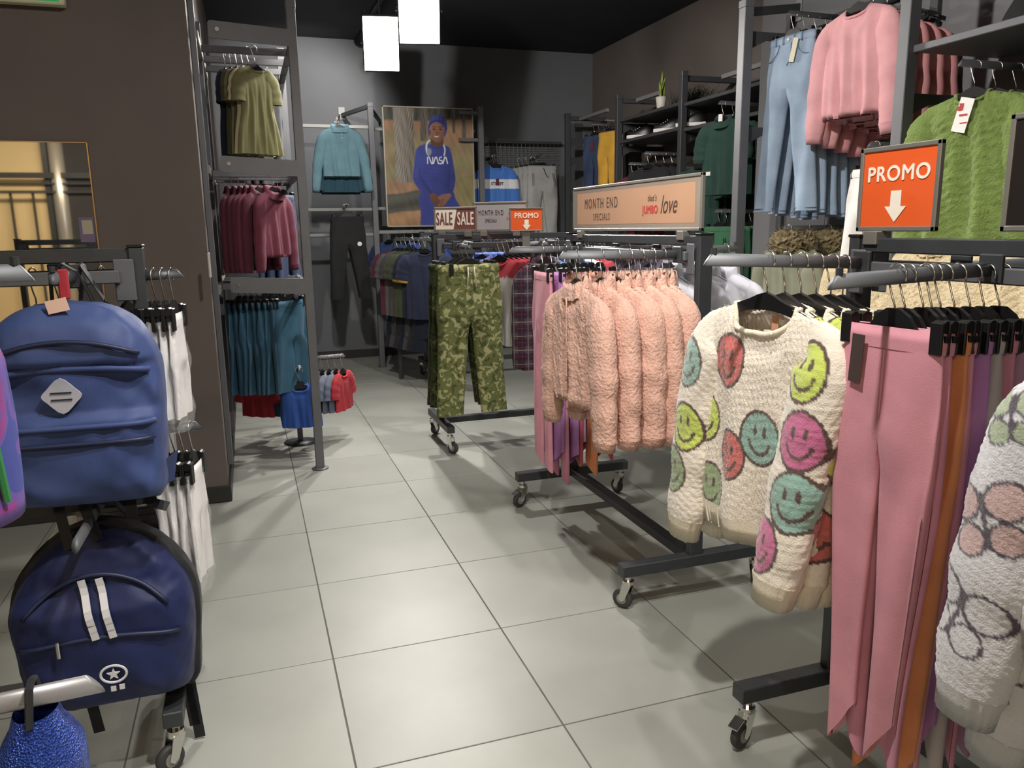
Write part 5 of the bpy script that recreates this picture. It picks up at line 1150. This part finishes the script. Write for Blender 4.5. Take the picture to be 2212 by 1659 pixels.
gj_tag = [('price_tag', MB().box((.0, -.052, -HOOKD-.10), (.06, .002, .13), Matrix.Rotation(.25, 3, 'Y')).mesh('price_tag'), WHITEP), ('tag_mark', MB().prism([(-.012, -.01), (.0, -.014), (.012, -.01), (.014, .014), (-.004, .016), (-.004, .006), (-.014, .002)], (-.012, -.0545, -HOOKD-.07), (1, 0, 0), (0, 0, 1), (0, 1, 0), .001).mesh('tag_mark'), REDINK), ('tag_line', MB().box((.003, -.0545, -HOOKD-.10), (.034, .001, .007)).box((.006, -.0545, -HOOKD-.13), (.03, .001, .004)).mesh('tag_line'), REDINK)]
gj = [top_parts(GREENF, W=.21, Wh=.25, L=.62, D=.045, neck=.07, dropf=.05, slope=.055, nx=60, nz=80, seed=s, fuzz=.004, ffreq=120, sleeve=.5, sr=(.085, .065), sout=.05, collar='rib', fold=.02, ff=2.5, sseg=28, sring=50, pieces=(gj_tag if s == 26 else [])) for s in (26, 27)]
for k in range(4): hang(gj[0 if k == 0 else 1], 'fleece_jacket', 'bright green sherpa jacket with a white price tag foremost under the shelf' if k == 0 else 'bright green sherpa jacket behind the tagged one', 'jacket', (2.60+.11*k, .60, 2.045), FX+.12, 'green sherpa jackets', 'top', .18, 'black hanger inside a green sherpa jacket', 'hangers of the green jackets')
# khaki jackets with fur hoods
kj = top_parts(C['khaki'], W=.19, Wh=.20, L=.5, D=.045, neck=.07, dropf=.03, seed=28, sleeve=.42, sr=(.075, .055), sout=.05, collar='stand', fold=.01)
def furball(seed):
    V = []; F = []; nu_, nv_ = 34, 18; r = np.random.RandomState(seed)
    for j in range(nv_):
        for i in range(nu_):
            a = 2*PI*i/nu_; b = PI*j/(nv_-1); k = 1+.22*r.uniform(-1, 1); V.append((.095*math.sin(b)*math.cos(a)*k, .055*math.sin(b)*math.sin(a)*k-.02, -HOOKD+.015+.062*math.cos(b)*k))
    mb = MB().add(V, grid_faces(nu_, nv_, True)); rr = random.Random(seed)
    for k in range(380):
        v = Vector(V[rr.randrange(len(V))]); d = (v-Vector((0, -.02, -HOOKD+.01))).normalized(); w = d.cross(Vector((rr.uniform(-1, 1), rr.uniform(-1, 1), rr.uniform(-1, 1)))).normalized()*.0015; e = v+d*rr.uniform(.02, .055)+Vector((0, 0, -.006)); mb.add([v-w, v+w, e], [(0, 1, 2)])
    return mb.mesh('fur_hood')
fb = furball(3)
for k in range(4): hang(kj+[('fur_hood', fb, FUR)], 'hooded_jacket', 'khaki jacket with a brown fur hood under the light blue jeans', 'jacket', (2.63+.13*k, 1.72, 1.418), FX+(.1, -.35, .3, 0)[k], 'khaki fur hood jackets', 'top', .16, 'black hanger inside a khaki fur hood jacket', 'hangers of the khaki jackets')
cf = [fleece(CREAMF, 51, .42, .20)]
for k in range(7): hang(cf[0], 'fleece_jacket', 'cream sherpa jacket hanging behind the leggings on the tall unit', 'jacket', (2.60+.11*(k % 3), (1.12, .72, .36)[k // 3], 1.45-.05*(k//3 == 0)), FX+.08*(k % 3), 'cream sherpa jackets', 'top', .17, 'black hanger inside a cream sherpa jacket', 'hangers of the cream jackets')
wob(arm_mb((3.09, .72, 1.435), (2.55, .72, 1.44)), 'hang_arm', POSTD, nu, True)
bag = thing('folded_bag', 'black fabric bag standing on the grey shelf above the green jackets', 'bag', (2.78, .52, 2.171))
MB().prism([(-.17, 0), (.17, 0), (.12, .09), (.06, .16), (.02, .15), (-.02, .17), (-.07, .15), (-.13, .07)], (0, 0, 0), (0, -1, 0), (0, 0, 1), (1, 0, 0), .14).obj('body', C['black'], bag)

# ---------------------------------------------------------------- backpacks
NYL1 = mat('blue_nylon', '#3d4e80', .55, 0, (500, .4, .0015), .10, 5, .1, .35); NYL2 = mat('navy_nylon', '#1e2754', .55, 0, (500, .4, .0015), .10, 5, .1, .35); NYLB = mat('black_nylon', '#26272b', .6, 0, (500, .4, .0015), .10, 5, .1, .3)
ZIP = mat('zip_navy', '#1d2747', .5)
def pack_body(W, H, Df, Db, prof, seed, dome=.30, z0=0.0, top_pow=2.4, xs=(-1, 1)):
    """front faces -Y, hangs from origin; z from z0-H to z0; prof(v)= front bulge multiplier"""
    nv_, nu_ = 80, 84; an = np.linspace(0, 2*PI, nu_, endpoint=False); rows = []
    for j in range(nv_+1):
        v = j/nv_; z = z0-H*(1-v)
        tt = max(0, (v-(1-dome))/dome); w = W*(1-tt**top_pow)**(1/top_pow) if tt < 1 else 0.001
        bt = max(0, (.10-v)/.10); w *= (1-.12*bt**2); w *= 1-.04*math.cos(v*6)
        f = prof(v)*(1-.85*bt**3)*(1-.5*tt**3); b = Db*(1-.6*tt**3)*(1-.5*bt**3)
        ca, sa = np.cos(an), np.sin(an); x = np.sign(ca)*np.abs(ca)**.55*w; y = np.where(sa < 0, -np.abs(sa)**.55*Df*f, np.abs(sa)**.55*b)
        rows.append(np.stack([x, y, np.full(nu_, z)], -1))
    V = np.concatenate(rows); 
    n = vnoise(V[:, 0], V[:, 1], V[:, 2]*1.3, seed, 18)*.008+vnoise(V[:, 0], V[:, 1]*2, V[:, 2], seed+1, 42)*.0035+vnoise(V[:, 0]*1.5, V[:, 1], V[:, 2], seed+4, 75)*.0016
    V[:, 1] += n*np.sign(V[:, 1]); V[:, 0] *= 1+n*.6
    F = grid_faces(nu_, nv_+1, True)+[tuple(range(nu_))[::-1], tuple(nv_*nu_+k for k in range(nu_))]
    return npmesh('body', V, F)
def ribbon(pts, w, th=.003, wd=(1, 0, 0)):
    mb = MB()
    for a, b in zip(pts[:-1], pts[1:]):
        a = Vector(a); b = Vector(b); d = b-a; x = Vector(wd).normalized(); z = d.normalized(); y = z.cross(x).normalized(); x = y.cross(z)
        mb.box((a+b)/2, (w, th, d.length+th), Matrix((x, y, z)).transposed())
    return mb
def strip(W, Df, zs, prof, H, z0, span=.9, arch=0.0, r=.005, lift=.004, n=26):
    pts = []
    for k in range(n+1):
        s_ = -1+2*k/n; x = s_*W*span; z = zs-arch*s_*s_; v = 1-(z0-z)/H; y = -Df*prof(v)*(1-abs(s_*span)**6)**.3-lift; pts.append((x, y, z))
    return MB().tube(pts, r, 6)
def stepf(v): return 1.0
p1f = lambda v: float(.86+.14*sm(.80, .70, np.array(v))*0+.16*sm(.70, .74, np.array(v))*sm(1.0, .86, np.array(v))+.20*sm(.50, .44, np.array(v))*sm(.0, .14, np.array(v)))
W1, H1 = .185, .50; Z1 = -.075
b1 = thing('backpack', 'blue backpack with a pale diamond patch hanging on the upper arm', 'backpack', (-.585, .20, 1.352), -.06)
mobj('body', pack_body(W1, H1, .105, .05, p1f, 3, z0=Z1), NYL1, b1)
strip(W1, .105, Z1-.085, p1f, H1, Z1, .86, .035, .006).obj('zip', ZIP, b1, True); strip(W1, .105, Z1-.15, p1f, H1, Z1, .93, .012, .008).obj('flap_edge', NYL1, b1, True); strip(W1, .105, Z1-.285, p1f, H1, Z1, .95, .0, .007).obj('pocket_edge', NYL1, b1, True); strip(W1, .105, Z1-.325, p1f, H1, Z1, .93, 0, .006).obj('zip', ZIP, b1, True)
dm = catmull([(0, .042), (.03, .016), (.042, 0), (.03, -.016), (0, -.042), (-.03, -.016), (-.042, 0), (-.03, .016)], 3)
pz = Z1-.21; pyf = -.105*p1f(1-.21/.5)-.014
MB().prism([tuple(q) for q in dm], (-.012, pyf-.002, pz), (1, 0, 0), (0, 0, 1), (0, 1, 0), .006).obj('diamond_patch', mat('pale_patch', '#b9bac6', .5, 0, None, .05, 40), b1)
MB().box((-.012, pyf-.003, pz+.008), (.044, .003, .003)).box((-.012, pyf-.003, pz-.008), (.044, .003, .003)).obj('patch_stripes', ZIP, b1)
ribbon([(-.04, .02, Z1-.01), (-.03, -.005, -.01), (-.0, -.01, .012), (.03, -.005, -.01), (.05, .02, Z1-.01)], .022, .003, (0, 1, 0)).obj('handle', NYLB, b1)
ribbon([(.02, .03, Z1), (.03, .02, -.03), (.035, .0, .010), (.05, .02, -.03), (.07, .03, Z1)], .03, .003, (0, 1, 0)).obj('strap_loop', NYLB, b1)
for k, (x, z1, tw) in enumerate(((-.085, -.115, .02), (-.03, -.10, .03), (.085, -.05, .0), (.12, -.03, .05))): ribbon([(x, .02, Z1-H1+.02), (x+tw*.3, .0, Z1-H1-.02), (x+tw, -.01, Z1-H1+z1)], .025).obj('strap_end', NYLB, b1)
MB().add([(W1*.86, .0, Z1-H1+.02), (W1*.98, -.03, Z1-H1+.10), (W1*1.12, .0, Z1-H1+.115), (W1*1.02, .02, Z1-H1+.03)], [(0, 1, 2, 3)]).obj('side_pocket_flap', NYL1, b1)
MB().box((.0, -.02, -.035), (.022, .012, .07), None, .003).obj('red_tab', C['tred'], b1)
MB().box((-.005, -.075, Z1-.005), (.045, .004, .03), Matrix.Rotation(-.2, 3, 'Y')).obj('care_label', mat('peach_label', '#e9c4b0', .6), b1)
W2, H2 = .208, .475; Z2 = -.05
p2f = lambda v: float(.80+.25*sm(.75, .60, np.array(v))*sm(-.02, .2, np.array(v)))
b2 = thing('backpack', 'navy backpack with two white stripes and a star badge on the lower arm', 'backpack', (-.595, .27, .735), -.04)
mobj('body', pack_body(W2, H2, .125, .06, p2f, 8, .48, Z2, 2.0), NYL2, b2)
mobj('back_panel', pack_body(W2*1.06, H2*1.05, .03, .10, stepf, 9, .48, Z2+.015, 2.0), NYLB, b2)
for k, sx in enumerate((-.028, .012)):
    pts = [];
    for i in range(9): z = Z2-.10-.018*i; v = 1-(Z2-z)/H2; pts.append((sx+.020*i/8*1.2, -.125*p2f(v)-.012, z))
    ribbon(pts, .017, .004).obj('stripe', mat('reflective_white', '#d9d9de', .45), b2)
vz = -.125*p2f(.25)-.012
ring = [(.026+.030*math.cos(a*PI/12), vz, Z2-.345+.023*math.sin(a*PI/12)) for a in range(24)]
MB().tube(ring, .0033, 6, closed=True).obj('badge_ring', mat('reflective_white', '#d9d9de', .45), b2)
star = [((.016 if i % 2 == 0 else .0065)*math.sin(i*PI/5), (.016 if i % 2 == 0 else .0065)*math.cos(i*PI/5)) for i in range(10)]
MB().prism(star, (.026, vz-.003, Z2-.345), (1, 0, 0), (0, 0, 1), (0, 1, 0), .004).obj('star', mat('reflective_white', '#d9d9de', .45), b2)
MB().box((.022, vz, Z2-.385), (.012, .004, .013)).box((.042, vz, Z2-.383), (.012, .004, .013)).obj('badge_dots', mat('reflective_white', '#d9d9de', .45), b2)
strip(W2, .125, Z2-.245, p2f, H2, Z2, .9, .02, .006).obj('zip', ZIP, b2, True); strip(W2, .125, Z2-.09, p2f, H2, Z2, .8, .09, .006).obj('zip', ZIP, b2, True)
MB().box((-.09, -.145, Z2-.26), (.008, .006, .045), None, .002).obj('zip_puller', CHROME, b2)
ribbon([(-.05, .05, Z2-.04), (-.02, .03, .0), (.0, .01, .012), (.04, .03, .0), (.09, .06, Z2-.03)], .03, .003, (0, 1, 0)).obj('handle', NYLB, b2)
for x, e in ((-.08, -.13), (.165, -.16), (.175, -.20)): ribbon([(x, .06, Z2-H2+.05), (x, .03, Z2-H2-.02), (x+.012, .03, Z2-H2+e)], .028).obj('strap_end', NYLB, b2)
R5o = [o for o in bpy.data.objects if o.get('label', '').startswith('wheeled rack of backpacks')][0]
def r5(mb, name, m, smooth=False):
    o = mb.obj(name, m, R5o, smooth); o.matrix_parent_inverse = (Matrix.Translation(R5L) @ Matrix.Rotation(PI/2, 4, 'Z')).inverted(); return o
r5(arm_mb((-.60, .40, .715), (-.60, .03, .728), .034, .018), 'arm', ARM, True); r5(MB().box((-1.05, .437, .70), (1.15, .03, .04), None, .003), 'lower_rail', RACK)
r5(arm_mb((-.47, .437, 1.317), (-.35, .437, 1.322), .026, .014), 'end_arm', RACK, True); r5(arm_mb((-.47, .437, .887), (-.34, .437, .892), .026, .014), 'end_arm', RACK, True)
# bagged white trousers at the rack end
PLAS = mat('clear_plastic_bag', '#ffffff', .12, 0, (60, .6, .006), alpha=.16); WT = cloth('white_cotton', '#e8e6e6', .03)
def bagged(seed, L): 
    p_ = leg_parts(WT, W=.062, L=L, D=.010, hip=.066, crotch=.12, lt=.033, lh=.036, gap=.002, spread=.003, seed=seed, fold=.004)
    N = 24; an = np.linspace(0, 2*PI, N, endpoint=False); rows = []
    for k in range(13):
        t = k/12; w = .074+.010*math.sin(t*9+seed); d = .018+.006*math.sin(t*13+seed); rows.append(np.stack([np.cos(an)*w, np.sin(an)*d, np.full(N, -HOOKD-.03-(L+.03)*t)], -1))
    V = np.concatenate(rows); V += (np.random.RandomState(seed).rand(*V.shape)-.5)*.008
    return p_+[('plastic_bag', npmesh('plastic_bag', V, grid_faces(N, 13, True)), PLAS)]
for k in range(4): hang(bagged(k, .28), 'bagged_trousers', 'white trousers in a clear plastic bag on the upper end of the backpack rack', 'trousers', (-.44+.022*k, .437-.004*k, 1.335), 1.25+.05*k, 'upper bagged white trousers', 'clip', .07, 'black clip hanger on upper bagged white trousers', 'upper clip hangers by the pillar')
for k in range(4): hang(bagged(k+6, .33), 'bagged_trousers', 'white trousers in a clear plastic bag on the lower end of the backpack rack', 'trousers', (-.435+.024*k, .437-.004*k, .905), 1.2+.05*k, 'lower bagged white trousers', 'clip', .07, 'black clip hanger on lower bagged white trousers', 'lower clip hangers by the pillar')
# bagged striped shirts behind the lower backpack
SHS = cloth('white_striped_cotton', '#d6d4d4', .05)
def folded(label, loc, rz):
    t = thing('packed_shirt', label, 'shirt', loc, rz, 'packed white shirts')
    mb = MB(); mb.box((0, 0, 0), (.26, .04, .34), None, .012); mb.obj('shirt', SHS, t)
    s_ = MB()
    for k in range(15): s_.box((0, -.0205, -.15+.02*k), (.25, .001, .002))
    s_.obj('stripes', C['grey'], t); MB().box((0, -.0, 0), (.275, .048, .37), None, .015).obj('plastic_bag', PLAS, t)
    MB().box((-.05, -.0225, -.155), (.06, .002, .012)).obj('red_print', REDINK, t)
for k in range(3):
    folded('white striped shirt packed in clear plastic behind the backpacks', (-.56+.0*k, .50+.06*k, .78), .05)
r5(MB().box((-.62, .56, .585), (.30, .22, .012), None, .003), 'tray', RACK)
nv_h = [top_parts(C['navyd'], W=.16, L=.42, D=.03, seed=91+s, sleeve=.2, sr=(.06, .05), sout=.04) for s in range(2)]
for k in range(5): hang(nv_h[k % 2], 't_shirt', 'black navy school shirt on the far side of the backpack rack', 'shirt', (-.50-.055*k, .50, 1.342), FR-.3, 'navy school shirts', 'top', .14, 'black hanger inside a navy school shirt', 'hangers of the navy school shirts')
# ---------------------------------------------------------------- bag rack at the left edge
R6 = rack('wheeled rack of bags standing before the backpack rack', (-1.02, -1.05, 0), 0, L=1.1, Wd=.5, arms=((1, .63, .50, 1.365, 1.372), (-1, .4, .4, 1.33, 1.33)))
def r6(mb, name, m, smooth=False):
    o = mb.obj(name, m, R6, smooth); o.location = (1.02, 1.05, 0); return o
r6(arm_mb((-1.02, -.42, .60), (-.50, -.42, .622), .040, .022), 'arm', mat('pale_arm', '#a3a1a2', .35, .4), True); r6(MB().box((-1.0, -.5, .59), (.03, 1.05, .04), None, .003), 'lower_rail', RACK)
PUR = ramp_mat('tie_dye', [(0, '#4a55a8'), (.42, '#7a5bb0'), (.52, '#a04a9c'), (.60, '#6f7fc4')], 7, .5, 2, 1.2)
bg = thing('drawstring_bag', 'purple tie-dye bag with green trim on the upper bag arm', 'bag', (atY(30, 900, -.42).x-.055, -.42, 1.385))
V = []
for j in range(15):
    t = j/14; w = .10*(.35+.65*float(sm(0, .25, np.array(t)))) ; d = .05*(.3+.7*float(sm(0, .3, np.array(t))))
    for i in range(24): a = 2*PI*i/24; V.append((d*math.cos(a)*(1+.05*math.sin(5*a+t*9)), w*math.sin(a), -.06-.36*t))
MB().add(V, grid_faces(24, 15, True)+[tuple(14*24+i for i in range(24))]).obj('body', PUR, bg, True)
MB().tube([(0, -.09, -.10), (.03, -.10, -.16), (.045, -.085, -.26), (.045, -.06, -.38)], .006, 6).tube([(.0, .03, -.07), (0, 0, .008), (0, -.03, -.07)], .006, 6).obj('green_cord', mat('green_cord', '#3f9a5a', .6), bg)
bq = thing('sequin_bag', 'bright blue sequined bag hanging from the low bag arm', 'bag', (-.60, -.42, .643))
V = []
for j in range(12):
    t = j/11; w = .09*(.5+.5*float(sm(0, .3, np.array(t))))
    for i in range(24): a = 2*PI*i/24; V.append((w*math.cos(a)*(.8), w*math.sin(a), -.05-.30*t))
MB().add(V, grid_faces(24, 12, True)+[tuple(11*24+i for i in range(24))]).obj('body', mat('blue_sequin', '#3a57b8', .3, .4, (240, 1.0, .006, 'voronoi')), bq, True)
MB().tube([(0, .05, -.06), (0, .02, .0), (0, 0, .006), (0, -.02, .0), (0, -.05, -.06)], .007, 6).obj('handle', NYLB, bq)
rb = thing('red_bag', 'dark red fabric bag on the upper bag arm behind the purple bag', 'bag', (atY(0, 600, -.40).x-.075, -.36, 1.375))
MB().box((0, 0, -.20), (.05, .16, .27), None, .02).obj('body', C['wine'], rb); MB().tube([(0, .04, -.05), (0, .02, -.0), (0, 0, .006), (0, -.02, -.0), (0, -.04, -.05)], .007, 6).obj('handle', C['tred'], rb)
# ---------------------------------------------------------------- give look-alikes in a row their ordinal from the free end of the arm
ORD = ('first', 'second', 'third', 'fourth', 'fifth', 'sixth', 'seventh', 'eighth', 'ninth', 'tenth')
_by = {}
for o in list(COL.objects):
    if o.parent is None and o.get('label') and o.get('group'): _by.setdefault((o['label'], o['group']), []).append(o)
_heads = {}
for (lb, g), L_ in _by.items():
    if 'foremost' in lb and len(L_) == 1: _heads[g] = True
for (lb, g), L_ in _by.items():
    if len(L_) < 2 or g == 'track spotlights': continue
    off = 1 if _heads.get(g) else 0
    for k, o in enumerate(L_):
        w = lb+', '+ORD[k+off]+' from the tip'
        o['label'] = w if len(w.split()) <= 16 else ' '.join([ORD[k+off]]+lb.split()[:15])

c0 = atX(447, 545, -.352); c1 = atX(452, 600, -.352)
ch = thing('wall_hook', 'small chrome pull on the side wall just past the brown pillar', 'hook', (-.352, c0.y, (c0.z+c1.z)/2))
MB().box((.006, 0, 0), (.012, .03, c0.z-c1.z), None, .004).obj('pull', mat('chrome_painted_highlight', '#d9d7d2', .45, .15), ch)  # pale colour stands in for the highlight on the chrome
